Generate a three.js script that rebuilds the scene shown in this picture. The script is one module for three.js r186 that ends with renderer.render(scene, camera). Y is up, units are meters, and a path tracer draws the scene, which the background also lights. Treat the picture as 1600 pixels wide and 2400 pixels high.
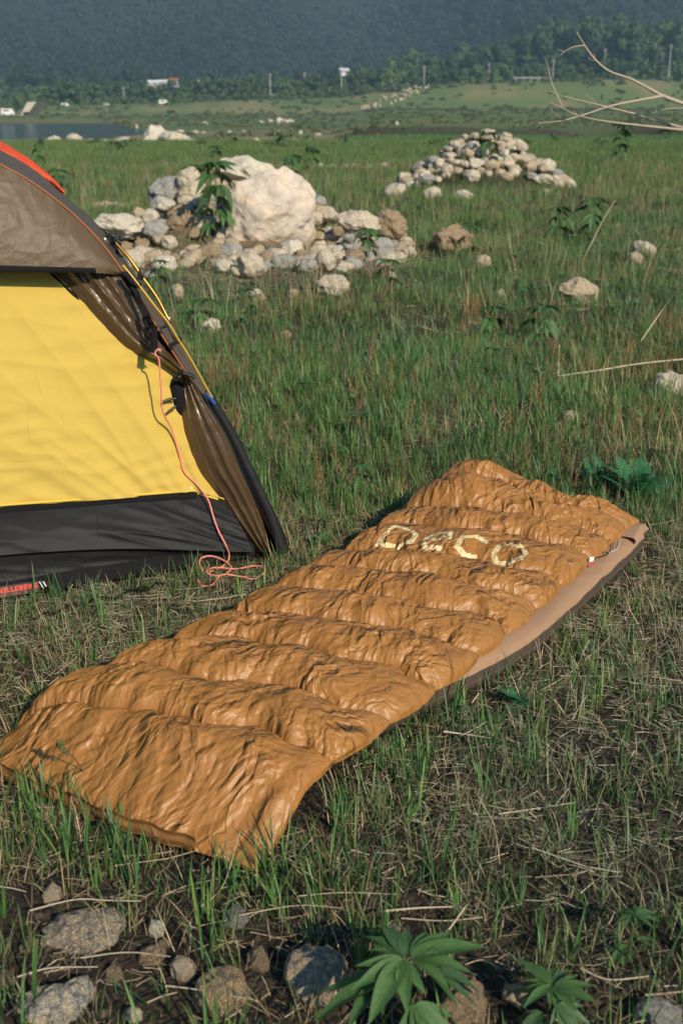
import * as THREE from 'three';
import { Sky } from 'three/addons/objects/Sky.js';
import { mergeGeometries, mergeVertices } from 'three/addons/utils/BufferGeometryUtils.js';
import { createNoise2D, createNoise3D } from 'simplex-noise';

// ---------------------------------------------------------------- camera, sky, sun, exposure
const scene = new THREE.Scene();
const EYE = 1.4, PITCH = Math.atan(950 / 2800);
const camera = new THREE.PerspectiveCamera(2 * Math.atan(1200 / 2800) * 180 / Math.PI, 2 / 3, 0.05, 12000);
camera.position.set(0, EYE, 0);
camera.rotation.set(-PITCH, 0, 0);
camera.focus = 3.35; camera.userData.fStop = 5.6;
const renderer = new THREE.WebGLRenderer({ antialias: true });
renderer.toneMapping = THREE.LinearToneMapping;
renderer.toneMappingExposure = 1.36;
renderer.shadowMap.enabled = true;
renderer.setSize(682, 1024);

const SUN_AZ = 31 * Math.PI / 180, SUN_EL = 31 * Math.PI / 180;      // azimuth measured from behind the camera towards its right
const SUN = new THREE.Vector3(Math.sin(SUN_AZ) * Math.cos(SUN_EL), Math.sin(SUN_EL), Math.cos(SUN_AZ) * Math.cos(SUN_EL));
const sky = new Sky(); sky.name = 'sky'; sky.scale.setScalar(10000); sky.userData.kind = 'structure';
sky.material.uniforms.sunPosition.value.copy(SUN);
sky.material.uniforms.turbidity.value = 6; sky.material.uniforms.rayleigh.value = 1.6;
sky.material.uniforms.mieCoefficient.value = 0.005; sky.material.uniforms.cloudCoverage.value = 0;
scene.add(sky);
scene.environmentIntensity = 0.1;
const sun = new THREE.DirectionalLight(new THREE.Color(1.0, 0.84, 0.61), 4.9);
sun.name = 'sun'; sun.position.copy(SUN).multiplyScalar(60); sun.castShadow = true;
sun.shadow.camera.left = sun.shadow.camera.bottom = -30; sun.shadow.camera.right = sun.shadow.camera.top = 30;
sun.shadow.camera.far = 160; sun.shadow.mapSize.set(4096, 4096); sun.shadow.radius = 1;
scene.add(sun); scene.add(sun.target);
scene.fog = new THREE.FogExp2(new THREE.Color(0.42, 0.72, 0.94), 0.00041);

// ---------------------------------------------------------------- helpers
function rngOf(seed) { let a = seed >>> 0; return () => { a = (a + 0x6D2B79F5) | 0; let t = Math.imul(a ^ (a >>> 15), 1 | a); t = (t + Math.imul(t ^ (t >>> 7), 61 | t)) ^ t; return ((t ^ (t >>> 14)) >>> 0) / 4294967296; }; }
const n2 = createNoise2D(rngOf(11)), n2b = createNoise2D(rngOf(29)), n3 = createNoise3D(rngOf(5));
const lerp = THREE.MathUtils.lerp, clamp = THREE.MathUtils.clamp, sst = (x, a, b) => THREE.MathUtils.smoothstep(x, a, b);
const V = (x, y, z) => new THREE.Vector3(x, y, z);
const taken = {};
function numbered(name) { if (!(name in taken)) { taken[name] = 0; return name; } taken[name]++; return name + '_' + String(taken[name]).padStart(3, '0'); }
function tag(o, label, category, group) { o.userData.label = label; o.userData.category = category; if (group) o.userData.group = group; return o; }
function thing(name, label, category, pos = [0, 0, 0], turn = 0, group) {
  const o = new THREE.Group(); o.name = numbered(name); o.position.set(...pos); o.rotation.y = turn; scene.add(o); return tag(o, label, category, group);
}
function mesh(name, geo, mat, parent = scene) {
  const m = new THREE.Mesh(geo, mat); m.name = parent === scene ? numbered(name) : name; m.castShadow = m.receiveShadow = true; parent.add(m); return m;
}
function structure(name, geo, mat) { const m = mesh(name, geo, mat); m.userData.kind = 'structure'; return m; }
function stuff(name, geo, mat, mats, cols) {
  const m = new THREE.InstancedMesh(geo, mat, mats.length / 16); m.name = numbered(name); m.instanceMatrix.array.set(mats);
  if (cols) { m.instanceColor = new THREE.InstancedBufferAttribute(new Float32Array(cols), 3); }
  m.castShadow = m.receiveShadow = true; m.userData.kind = 'stuff'; scene.add(m); return m;
}
const std = (r, g, b, rough = 0.8, extra = {}) => new THREE.MeshStandardMaterial({ color: new THREE.Color().setRGB(r, g, b), roughness: rough, side: THREE.DoubleSide, ...extra });
const phys = (r, g, b, rough, extra = {}) => new THREE.MeshPhysicalMaterial({ color: new THREE.Color().setRGB(r, g, b), roughness: rough, side: THREE.DoubleSide, ...extra });
// where a point seen in the survey photograph (1600 x 2400) stands, given its height or its distance
const CT = Math.cos(PITCH), ST = Math.sin(PITCH);
function sight(px, py) { const x = (px - 800) / 2800, y = -(py - 1200) / 2800; return V(x, y * CT - ST, -y * ST - CT); }
function onLevel(px, py, y = 0) { const r = sight(px, py); const t = (y - EYE) / r.y; return V(r.x * t, y, r.z * t); }
function atDepth(px, py, z) { const r = sight(px, py); const t = z / r.z; return V(r.x * t, EYE + r.y * t, z); }
function resample(pts, n) { const c = new THREE.CatmullRomCurve3(pts, false, 'centripetal'); return c.getSpacedPoints(n - 1); }
function gridGeo(nu, nv, f, closedU = false) {      // f(u, v, out) with u,v in 0..1
  const pos = new Float32Array(nu * nv * 3), uv = new Float32Array(nu * nv * 2), o = V(0, 0, 0), idx = [];
  for (let j = 0; j < nv; j++) for (let i = 0; i < nu; i++) {
    const t = f(i / (nu - 1), j / (nv - 1), o, i, j), k = j * nu + i;
    pos[k * 3] = o.x; pos[k * 3 + 1] = o.y; pos[k * 3 + 2] = o.z;
    uv[k * 2] = t ? t[0] : i / (nu - 1); uv[k * 2 + 1] = t ? t[1] : j / (nv - 1);
  }
  for (let j = 0; j < nv - 1; j++) for (let i = 0; i < nu - 1; i++) { const a = j * nu + i, b = a + 1, c = a + nu, d = c + 1; idx.push(a, b, d, a, d, c); }
  const g = new THREE.BufferGeometry(); g.setAttribute('position', new THREE.BufferAttribute(pos, 3)); g.setAttribute('uv', new THREE.BufferAttribute(uv, 2));
  g.setIndex(idx); g.computeVertexNormals(); return g;
}
function tube(pts, r, seg = 40, rad = 7, closed = false) { return new THREE.TubeGeometry(new THREE.CatmullRomCurve3(pts, closed, 'centripetal'), seg, r, rad, closed); }
function taper(pts, r0, r1, seg = 24, rad = 6) {    // a limb that thins out
  const c = new THREE.CatmullRomCurve3(pts, false, 'centripetal'), fr = c.computeFrenetFrames(seg, false), P = [], idx = [], uv = [];
  for (let i = 0; i <= seg; i++) { const p = c.getPointAt(i / seg), r = lerp(r0, r1, i / seg) * (1 + 0.12 * n2(i * 0.9, r0 * 1000));
    for (let k = 0; k <= rad; k++) { const a = k / rad * Math.PI * 2, n = fr.normals[i], b = fr.binormals[i]; P.push(p.x + (n.x * Math.cos(a) + b.x * Math.sin(a)) * r, p.y + (n.y * Math.cos(a) + b.y * Math.sin(a)) * r, p.z + (n.z * Math.cos(a) + b.z * Math.sin(a)) * r); uv.push(k / rad, i / seg * 4); } }
  for (let i = 0; i < seg; i++) for (let k = 0; k < rad; k++) { const a = i * (rad + 1) + k, b = a + 1, c2 = a + rad + 1, d = c2 + 1; idx.push(a, c2, b, b, c2, d); }
  const g = new THREE.BufferGeometry(); g.setAttribute('position', new THREE.Float32BufferAttribute(P, 3)); g.setAttribute('uv', new THREE.Float32BufferAttribute(uv, 2)); g.setIndex(idx); g.computeVertexNormals(); return g;
}
function merge(list) { return mergeGeometries(list.map((g) => { const h = g.index ? g.toNonIndexed() : g.clone(); for (const k of Object.keys(h.attributes)) if (!['position', 'normal', 'uv'].includes(k)) h.deleteAttribute(k); return h; })); }
// tileable noise textures
function texture(n, f, srgb = true) {
  const d = new Uint8Array(n * n * 4), c = [0, 0, 0];
  for (let y = 0; y < n; y++) for (let x = 0; x < n; x++) { f(x / n, y / n, c); const k = (y * n + x) * 4; d[k] = clamp(c[0], 0, 255); d[k + 1] = clamp(c[1], 0, 255); d[k + 2] = clamp(c[2], 0, 255); d[k + 3] = 255; }
  const t = new THREE.DataTexture(d, n, n); t.wrapS = t.wrapT = THREE.RepeatWrapping; t.magFilter = THREE.LinearFilter; t.minFilter = THREE.LinearMipmapLinearFilter; t.generateMipmaps = true; if (srgb) t.colorSpace = THREE.SRGBColorSpace; t.needsUpdate = true; return t;
}
function tnoise(u, v, f, s = 0) {   // tileable value by blending simplex over the wrap
  const a = n3(u * f, v * f, s), b = n3((u - 1) * f, v * f, s), c = n3(u * f, (v - 1) * f, s), d = n3((u - 1) * f, (v - 1) * f, s);
  const su = u * u * (3 - 2 * u), sv = v * v * (3 - 2 * v), k = 1 / Math.sqrt((su * su + (1 - su) ** 2) * (sv * sv + (1 - sv) ** 2)) * 0.85 + 0.15;
  return lerp(lerp(a, b, su), lerp(c, d, su), sv) * Math.min(k, 1.6);
}

// ---------------------------------------------------------------- terrain
// forward distance D = -z; the plan follows the valley: meadow, gravel flats and river, flood bank, wooded foothills, mountain
const pxOf = (x, D) => 800 + x / (0.947 * Math.max(D, 1)) * 2800;
function riverMask(x, D) {
  const px = pxOf(x, D) + 14 * n2(x * 0.02, D * 0.02);
  let m = 0;
  if (D > 128 && D < 300) {
    const right = D < 165 ? lerp(180, 350, (D - 128) / 37) : lerp(350, 250, clamp((D - 165) / 105, 0, 1));
    m = sst(right - px, -12, 30) * sst(D, 134, 146) * sst(-D, -286, -268);
    m = Math.max(m, sst(600 - px, -20, 60) * sst(D, 161, 167) * sst(-D, -180, -173));
  }
  m = Math.max(m, sst(60 - px, -6, 20) * sst(D, 96, 100) * sst(-D, -118, -111));
  return m;
}
const MOUNDS = [[-1.25, -12.75, 1.25, 0.42], [0.05, -12.6, 0.9, 0.1], [2.52, -22.1, 1.75, 0.86], [-1.6, -12.2, 0.7, 0.12]];   // earth and rubble under the two stone heaps
function terrain(x, z) {
  const D = -z;
  let h = 0.035 * n2(x * 0.55, z * 0.55) + 0.015 * n2(x * 1.7 + 7, z * 1.7);
  h *= sst(Math.hypot(x - 0.1, z + 3), 1.2, 2.6);             // trodden flat under the camp
  h += 0.008 * n2(x * 5.1, z * 5.1);
  for (const [mx, mz, mr, mh] of MOUNDS) { const q = Math.hypot(x - mx, z - mz); if (q < mr) h += mh * (1 - q / mr) * (1 + 0.25 * n2(x * 2.2, z * 2.2)) * sst(mr - q, 0, mr * 0.3); }
  if (D > 9) h += 0.07 * n2(x * 0.16, z * 0.16) * sst(D, 9, 18);
  if (D > 46) h -= 1.15 * sst(D, 46, 72) + 0.4 * sst(D, 76, 125);
  if (D > 60) h += 0.16 * n2(x * 0.05, z * 0.05 + 3) * sst(D, 60, 90);
  if (D > 90 && D < 420) {
    const px = pxOf(x, D);
    h -= 0.42 * sst(-px, -420, -330) * sst(D, 84, 112) * sst(-D, -300, -240);
    h -= 1.7 * riverMask(x, D);
    h += sst(px, 760, 900) * (0.85 * sst(D + 5 * n2(x * 0.05, 1), 124, 126.5) + 0.6 * sst(D, 190, 235));      // low earth step of the terrace
    h += 0.6 * sst(D, 230, 330) * (1 - riverMask(x, D));
  }
  if (D > 330) {
    const px = pxOf(x, D);
    const top = 1.6 + 6.8 * sst(px, 60, 1500);
    h += (top + 1.0) * sst(D + 10 * n2(x * 0.006, 4), 385, 420) * sst(px, 20, 70);
    h += 16 * sst(px, 850, 1500) * sst(D, 470, 640) + 10 * sst(-px, -520, 100) * sst(D, 520, 700);
    if (D > 760) { const r = D - 760 + 60 * n2(x * 0.0035, 9); const e = Math.max(0, r); h += e * 0.36 * (0.85 + 0.3 * n2(x * 0.0021 + e * 0.0006, 2.5)) + 22 * n2(x * 0.006, D * 0.004) * sst(e, 0, 200); if (D > 1900) h -= (D - 1900) * 0.5 * sst(D, 1900, 2600); }
  }
  return h;
}
// rings round the standpoint, finer in front
{
  const ang = [];
  for (let a = -180; a < -34; a += 6) ang.push(a);
  for (let a = -34; a <= 34.01; a += 0.25) ang.push(a);
  for (let a = 40; a <= 180; a += 6) ang.push(a);
  ang[ang.length - 1] = 180;
  const radii = [0.02]; for (let r = 0.5; r < 5200; r *= r < 12 ? 1.014 : 1.0165) radii.push(r);
  const nu = ang.length, nv = radii.length, pos = [], col = [], uv = [], idx = [], c = new THREE.Color();
  for (const r of radii) for (const a of ang) {
    const x = Math.sin(a * Math.PI / 180) * r, z = -Math.cos(a * Math.PI / 180) * r, D = -z, h = terrain(x, z), px = pxOf(x, D);
    pos.push(x, h, z); uv.push(x / 1.3, z / 1.3);
    const m = n2(x * 0.35, z * 0.35) * 0.5 + n2(x * 1.3, z * 1.3) * 0.3 + n2b(x * 0.06, z * 0.06) * 0.5;
    // soil, thatch, meadow green, dry sand, forest floor
    let R = 0.075, G = 0.055, B = 0.036;
    const dry = clamp(0.35 + 0.5 * m, 0, 1) * sst(D, 2.4, 4); R = lerp(R, 0.16, dry * 0.6); G = lerp(G, 0.125, dry * 0.6); B = lerp(B, 0.07, dry * 0.6);
    const gr = sst(D, 9, 26); R = lerp(R, 0.075 + 0.025 * m, gr); G = lerp(G, 0.125 + 0.02 * m, gr); B = lerp(B, 0.038, gr);
    if (D > 58) {
      const s = clamp(sst(n2(x * 0.03, z * 0.05 + 1) + 0.35 * n2(x * 0.2, z * 0.2), -0.05, 0.5), 0, 1);
      let sand = (0.45 + 0.55 * s) * sst(D + 6 * n2(x * 0.06, 8), 60, 68) * sst(-D, -205, -150) * 0.9;
      if (px < 900) sand = Math.max(sand, sst(D + 8 * n2(x * 0.02, 2), 355, 363) * sst(-D, -386, -378) * (0.4 + 0.6 * s));
      sand *= 1 - 0.9 * sst(px, 780, 900) * (D > 118 ? 1 : 0.75);
      if (px < 75 && px > -60) sand = Math.max(sand, sst(D, 330, 350) * sst(-D, -400, -385));
      R = lerp(R, 0.33, sand); G = lerp(G, 0.26, sand); B = lerp(B, 0.17, sand);
      if (D > 110 && D <= 380) { const f = sst(D, 110, 190) * (1 - sand); const k = sst(n2b(x * 0.012, z * 0.03), -0.4, 0.5); R = lerp(R, lerp(0.09, 0.17, k), f); G = lerp(G, lerp(0.17, 0.19, k), f); B = lerp(B, 0.06, f); }
      const rv = riverMask(x, D); R = lerp(R, 0.10, rv); G = lerp(G, 0.09, rv); B = lerp(B, 0.07, rv);
      if (px > 780 && D > 118 && D < 130) { const b = sst(D, 121, 123) * sst(-D, -130, -127.5); R = lerp(R, 0.06, b); G = lerp(G, 0.045, b); B = lerp(B, 0.03, b); }
      if (D > 380 && D < 480) { const k = sst(n2(x * 0.02, z * 0.05) + 0.4 * n2b(x * 0.1, z * 0.2), -0.3, 0.6); R = lerp(0.12, 0.27, k * 0.8); G = lerp(0.19, 0.24, k * 0.8); B = lerp(0.06, 0.11, k * 0.8); }
      if (D > 700) { R = 0.03; G = 0.045; B = 0.022; }
    }
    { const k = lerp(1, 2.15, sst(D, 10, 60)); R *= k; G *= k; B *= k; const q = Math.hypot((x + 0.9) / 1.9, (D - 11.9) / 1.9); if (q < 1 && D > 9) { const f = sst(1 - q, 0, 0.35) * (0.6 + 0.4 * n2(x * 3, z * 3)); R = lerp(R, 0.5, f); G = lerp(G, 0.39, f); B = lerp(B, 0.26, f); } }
    col.push(Math.max(R, 0.01), Math.max(G, 0.01), Math.max(B, 0.01));
  }
  for (let j = 0; j < nv - 1; j++) for (let i = 0; i < nu - 1; i++) { const a = j * nu + i, b = a + 1, c2 = a + nu, d = c2 + 1; idx.push(a, c2, b, b, c2, d); }
  const g = new THREE.BufferGeometry(); g.setAttribute('position', new THREE.Float32BufferAttribute(pos, 3)); g.setAttribute('uv', new THREE.Float32BufferAttribute(uv, 2)); g.setAttribute('color', new THREE.Float32BufferAttribute(col, 3)); g.setIndex(idx); g.computeVertexNormals();
  const soil = texture(1024, (u, v, o) => { const a = tnoise(u, v, 9), b = tnoise(u, v, 34, 2), d = tnoise(u, v, 90, 4), cr = Math.abs(tnoise(u, v, 15, 7)); let k = 168 + 26 * a + 34 * b + 36 * d - (cr < 0.05 ? 40 : 0); o[0] = k * 1.03; o[1] = k; o[2] = k * 0.95; });
  const soilBump = texture(1024, (u, v, o) => { const k = 128 + 40 * tnoise(u, v, 9) + 45 * tnoise(u, v, 34, 2) + 40 * tnoise(u, v, 90, 4); o[0] = o[1] = o[2] = k; }, false);
  structure('ground', g, new THREE.MeshStandardMaterial({ vertexColors: true, map: soil, bumpMap: soilBump, bumpScale: 0.022, roughness: 0.95, side: THREE.DoubleSide }));
}
{ // river
  const g = new THREE.PlaneGeometry(700, 260, 90, 40); g.rotateX(-Math.PI / 2); g.translate(-230, -2.05, -205);
  const wb = texture(256, (u, v, o) => { o[0] = o[1] = o[2] = 128 + 60 * tnoise(u, v, 8) + 40 * tnoise(u, v, 20, 3); }, false); wb.repeat.set(90, 60);
  structure('river_water', g, new THREE.MeshStandardMaterial({ color: new THREE.Color().setRGB(0.02, 0.03, 0.035), roughness: 0.12, bumpMap: wb, bumpScale: 0.05 }));
}
// ---------------------------------------------------------------- tent
// the front arch lies in a plane through the front edge on the ground, leaning back a little
const TF = V(-0.187, 0.0, -3.635), TE = V(-0.918, 0, 0.395).normalize(), TN0 = V(0.395, 0, 0.918).normalize();
const LEAN = 9 * Math.PI / 180, TN = TN0.clone().multiplyScalar(Math.cos(LEAN)).add(V(0, Math.sin(LEAN), 0)), TU = V(0, Math.cos(LEAN), 0).addScaledVector(TN0, -Math.sin(LEAN));
function tp(px, py, off = 0) { const r = sight(px, py), o = V(0, EYE, 0), d = TF.clone().addScaledVector(TN, off).sub(o).dot(TN) / r.dot(TN); return o.addScaledVector(r, d); }
const tab = (a, b, off = 0) => TF.clone().addScaledVector(TE, a).addScaledVector(TU, b).addScaledVector(TN, off);
const inPlane = (p) => { const q = p.clone().sub(TF); return [q.dot(TE), q.dot(TU)]; };
const APEX = 1.42;
const pts = (list, off) => list.map(([x, y, o]) => tp(x, y, o ?? off));
function mirrorArch(list) { const r = list.map((p) => p.clone()); const m = list.slice().reverse().map((p) => { const q = p.clone().sub(TF); return p.clone().addScaledVector(TE, 2 * (APEX - q.dot(TE))); }); return r.concat(m.filter((p) => p.clone().sub(TF).dot(TE) > APEX + 0.05)); }
function patch(rows, nu, nv, disp, dir = TN) {        // cloth hung between polylines
  const R = rows.map((p) => resample(p, nu));
  const cols = []; for (let i = 0; i < nu; i++) cols.push(R.length > 2 ? new THREE.CatmullRomCurve3(R.map((r) => r[i]), false, 'centripetal') : new THREE.LineCurve3(R[0][i], R[1][i]));
  const w = R[0][0].distanceTo(R[0][nu - 1]) || 1, h = R[0][nu >> 1].distanceTo(R[R.length - 1][nu >> 1]) || 1;
  return gridGeo(nu, nv, (u, v, o, i) => { cols[i].getPoint(v, o); const q = inPlane(o); if (disp) o.addScaledVector(dir, disp(u, v, o)); return dir === TN ? q : [u * w, v * h]; });
}
const crush = (x, y, f, s = 0) => { const a = 1 - Math.abs(n3(x * f, y * f, s)); return a * a; };
function heightMap(w, h, f) {       // heights in metres, for bumpScale 1
  const d = new Float32Array(w * h * 4); for (let y = 0; y < h; y++) for (let x = 0; x < w; x++) { const v = 0.02 + f(x / w, y / h), k = (y * w + x) * 4; d[k] = d[k + 1] = d[k + 2] = v; d[k + 3] = 1; }
  const t = new THREE.DataTexture(d, w, h, THREE.RGBAFormat, THREE.FloatType); t.wrapS = t.wrapT = THREE.RepeatWrapping; t.magFilter = t.minFilter = THREE.LinearFilter; t.needsUpdate = true; return t;
}
// crumpled film: tilted facets that meet in sharp creases
const hash = (i, j, k) => { let h = Math.imul(i, 374761393) ^ Math.imul(j, 668265263) ^ Math.imul(k, 1442695041); h = Math.imul(h ^ (h >>> 13), 1274126177); return ((h ^ (h >>> 16)) >>> 0) / 4294967296; };
function facet(x, y, fx, fy, seed) {
  const X = x * fx, Y = y * fy, i0 = Math.floor(X), j0 = Math.floor(Y); let a = -9;
  for (let i = i0 - 1; i <= i0 + 1; i++) for (let j = j0 - 1; j <= j0 + 1; j++) { const dx = X - i - hash(i, j, seed), dy = Y - j - hash(i, j, seed + 50), v = (hash(i, j, seed + 9) - 0.5) * 1.3 * dx + (hash(i, j, seed + 19) - 0.5) * 0.9 * dy - 0.42 * (dx * dx + dy * dy) + 0.25 * hash(i, j, seed + 29); if (v > a) a = v; }
  return a;
}
const facetTile = (u, v, fx, fy, seed) => { const X = u * fx, Y = v * fy, i0 = Math.floor(X), j0 = Math.floor(Y); let a = -9; for (let i = i0 - 1; i <= i0 + 1; i++) for (let j = j0 - 1; j <= j0 + 1; j++) { const p = (i + fx) % fx, q = (j + fy) % fy, dx = X - i - hash(p, q, seed), dy = Y - j - hash(p, q, seed + 50), w = (hash(p, q, seed + 9) - 0.5) * 1.3 * dx + (hash(p, q, seed + 19) - 0.5) * 0.9 * dy - 0.42 * (dx * dx + dy * dy) + 0.25 * hash(p, q, seed + 29); if (w > a) a = w; } return a; };
// weave and crinkle of thin coated nylon, half a metre to a tile
const ripstop = texture(512, (u, v, o) => { const g = ((u * 96) % 1 < 0.2 || (v * 96) % 1 < 0.2) ? 14 : 0; const k = 150 + g + 10 * tnoise(u, v, 60, 3); o[0] = o[1] = o[2] = k; }, false);
const crinkle = heightMap(1024, 1024, (u, v) => { const w = 0.03 * tnoise(u, v, 4, 21), w2 = 0.03 * tnoise(u, v, 4, 22), x = (u + w + 1) % 1, y = (v + w2 + 1) % 1; return 0.5 * facetTile(x, y, 6, 11, 71) - 0.30 * facetTile(x, y, 9, 5, 76) + 0.22 * facetTile(x, y, 15, 12, 72) + 0.10 * facetTile(x, y, 26, 34, 73); });   // one unit to a tile
const rep = (t, x, y) => { const c = t.clone(); c.repeat.set(x, y); c.needsUpdate = true; return c; };
const T_YELLOW = phys(0.66, 0.46, 0.088, 0.62, { transmission: 0.15, bumpMap: rep(crinkle, 1.3, 1.3), bumpScale: 0.012 });
T_YELLOW.roughness = 0.9;
const T_YELLOW_TRIM = std(0.70, 0.46, 0.05, 0.6);
const T_BLACK = phys(0.014, 0.014, 0.015, 0.62, { bumpMap: rep(crinkle, 1.1, 1.1), bumpScale: 0.01, specularIntensity: 0.55 });
const T_BLACK_TAPE = phys(0.010, 0.010, 0.011, 0.85, { specularIntensity: 0.35, bumpMap: rep(ripstop, 4, 4), bumpScale: 0.0006 });
const T_BROWN = std(0.095, 0.060, 0.032, 0.29, { bumpMap: rep(crinkle, 2.2, 2.2), bumpScale: 0.01, metalness: 0.1 });
const T_FLY = std(0.105, 0.080, 0.056, 0.5, { bumpMap: rep(crinkle, 2, 2), bumpScale: 0.007 });
const T_AWNING = std(0.115, 0.074, 0.040, 0.55, { bumpMap: rep(crinkle, 3.6, 3.6), bumpScale: 0.008 });
const T_RED = std(0.72, 0.085, 0.02, 0.55, { bumpMap: rep(crinkle, 2, 2), bumpScale: 0.02 });
const T_GOLD = std(0.95, 0.58, 0.12, 0.3, { metalness: 0.95 });
const T_BUCKLE = std(0.014, 0.014, 0.014, 0.4);
const T_WHITE = std(0.8, 0.8, 0.78, 0.5);
const T_PIPING = std(0.30, 0.10, 0.03, 0.55);
const cordTex = (() => { const n = 64; return texture(n, (u, v, o) => { const k = ((u * 4 + v * 2) % 1 < 0.22) ? 1 : 0; o[0] = k ? 255 : 232; o[1] = k ? 225 : 96; o[2] = k ? 205 : 74; }); })();
const T_CORD = new THREE.MeshStandardMaterial({ map: rep(cordTex, 220, 2), roughness: 0.7 });

const tent = thing('tent', 'dome tent with yellow inner wall, brown outer fly and orange-red cap', 'tent');
{
  const P = (n, g, m, parent = tent) => mesh(n, g, m, parent);
  // --- arch lines
  const seamPx = [[660, 1300], [622, 1222], [552, 1082], [483, 945], [432, 868], [372, 775], [322, 690], [289, 640], [230, 561], [150, 484], [60, 418], [0, 386]];
  const outPx = [[668, 1301, -0.02], [641, 1218, -0.03], [577, 1086, -0.05], [499, 934, -0.08], [448, 838, -0.1], [398, 756, -0.12], [342, 678, -0.14], [302, 622, -0.16], [254, 556, -0.2], [216, 513, -0.24], [149, 456, -0.28], [77, 386, -0.32], [0, 340, -0.36]];
  const apexSeam = tab(APEX, 1.52, 0), apexOut = tab(APEX, 1.63, -0.42);
  const mid = (a, b, k) => a.clone().lerp(b, k);
  const seam = pts(seamPx, 0); seam.push(mid(seam[seam.length - 1], apexSeam, 0.5).addScaledVector(TU, 0.05)); seam.push(apexSeam);
  const outer = pts(outPx); outer.push(mid(outer[outer.length - 1], apexOut, 0.5).addScaledVector(TU, 0.05)); outer.push(apexOut);
  const seamFull = mirrorArch(seam), outerFull = mirrorArch(outer);
  // --- outer fly: strip beside the front seam, then the dome behind it
  P('fly_front_strip', patch([seamFull, outerFull], 150, 10, (u, v) => 0.012 * Math.sin(v * Math.PI) + 0.002 * n2(u * 40, v * 3)), T_FLY);
  const ring = (off, sc, dy = 0) => outerFull.map((p) => { const q = p.clone().sub(TF), a = q.dot(TE), b = Math.max(0.0, q.dot(TU) * sc + dy); return tab(APEX + (a - APEX) * sc, b, off); });
  P('fly_dome', patch([outerFull, ring(-0.75, 1.0), ring(-1.3, 0.9), ring(-1.85, 0.66), ring(-2.2, 0.25)], 110, 36, (u, v) => 0.006 * n2(u * 22, v * 9)), T_FLY);
  const strip0 = tent.children.find((c) => c.name === 'fly_front_strip'); P('seam_piping', tube(seamFull.map((p) => p.clone().addScaledVector(TN, 0.006)), 0.0035, 160, 6), T_PIPING, strip0);
  // --- awning panel of the fly above the door
  const awnRight = pts([[289, 643], [230, 564], [150, 487], [60, 421], [0, 389]], 0.004); awnRight.push(apexSeam.clone().addScaledVector(TU, -0.01));
  const awnBottom = pts([[289, 645], [225, 640], [120, 638], [0, 637]], 0.05); const ab = inPlane(awnBottom[3]); awnBottom.push(tab(APEX, ab[1] + 0.005, 0.055)); awnBottom[0] = tp(289, 645, 0.012);
  const awnFull = mirrorArch(awnRight), awnBotFull = mirrorArch(awnBottom);
  const awning = P('door_awning', patch([awnBotFull, awnFull], 170, 40, (u, v, o) => { const q = inPlane(o); return 0.003 * crush(q[0] * 1.6, q[1] * 1.1, 4, 3) + 0.0022 * crush(q[0] * 1.3, q[1], 11, 8) + 0.02 * Math.sin(v * Math.PI); }), T_AWNING);
  // dark tape along the awning's lower edge
  const tapeA = pts([[226, 640], [120, 638], [0, 637], [-120, 637]], 0.06), tapeB = pts([[224, 628], [120, 625], [0, 622], [-120, 621]], 0.062);
  P('awning_tape', patch([tapeA, tapeB], 30, 4, (u, v) => 0.003 * Math.sin(v * Math.PI)), T_BLACK_TAPE, awning);
  // --- yellow inner wall
  const yLeft = (a) => tab(2 * APEX - 0.35 - a, 0.24 + a * 0.9, -0.06);
  const yBot = pts([[530, 1172], [455, 1153], [300, 1165], [150, 1177], [0, 1188]], -0.03), yb = inPlane(yBot[4]); yBot.push(tab(1.5, yb[1] + 0.02, -0.045), tab(2.35, yb[1] - 0.03, -0.05));
  const yMid = pts([[478, 1010], [440, 1005], [300, 1000], [150, 1000], [0, 1005]], -0.035), ym = inPlane(yMid[4]); yMid.push(tab(1.5, ym[1], -0.035), tab(2.2, ym[1], -0.04));
  const yUp = pts([[400, 842], [370, 835], [240, 820], [120, 815], [0, 812]], -0.04), yu = inPlane(yUp[4]); yUp.push(tab(1.45, yu[1], -0.04), tab(2.02, yu[1], -0.045));
  const yTop = pts([[210, 610], [180, 608], [120, 605], [60, 602], [0, 600]], -0.05), yt = inPlane(yTop[4]); yTop.push(tab(1.42, yt[1], -0.05), tab(1.75, yt[1], -0.055));
  const inner = P('inner_wall', patch([yBot, yMid, yUp, yTop], 200, 90, (u, v, o) => {
    const q = inPlane(o), pull = Math.exp(-v * 3.2);
    const fan = crush(Math.atan2(q[1] + 0.15, q[0] - 0.1) * 2.2, Math.hypot(q[0], q[1]) * 0.25, 3.2, 5);   // creases fan out from the pegged corner
    return 0.012 * fan * (0.35 + pull) + 0.0055 * crush(q[0] * 0.35, q[1] * 1.6, 7, 9) * (v < 0.97 ? 1 : 0.3) + 0.02 * Math.sin(v * Math.PI) * Math.sin(Math.min(1, u * 1.3) * Math.PI);
  }), T_YELLOW);
  P('hem_piping', tube(yBot.slice(1).map((p) => p.clone().addScaledVector(TN, 0.009).addScaledVector(TU, 0.006)), 0.0045, 90, 6), T_YELLOW_TRIM, inner);
  // corner tab beside the hem
  P('corner_tab', patch([pts([[512, 1172], [463, 1158]], -0.032), pts([[490, 1112], [455, 1130]], -0.036)], 8, 8), T_YELLOW_TRIM, inner);
  // --- dark lower wall, its fold and the hem on the ground
  const bTop = pts([[530, 1176], [463, 1158], [300, 1167], [150, 1180], [0, 1191]], -0.042); bTop.push(tab(1.5, inPlane(bTop[4])[1] + 0.02, -0.042), tab(2.4, inPlane(bTop[4])[1] - 0.03, -0.05));
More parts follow.
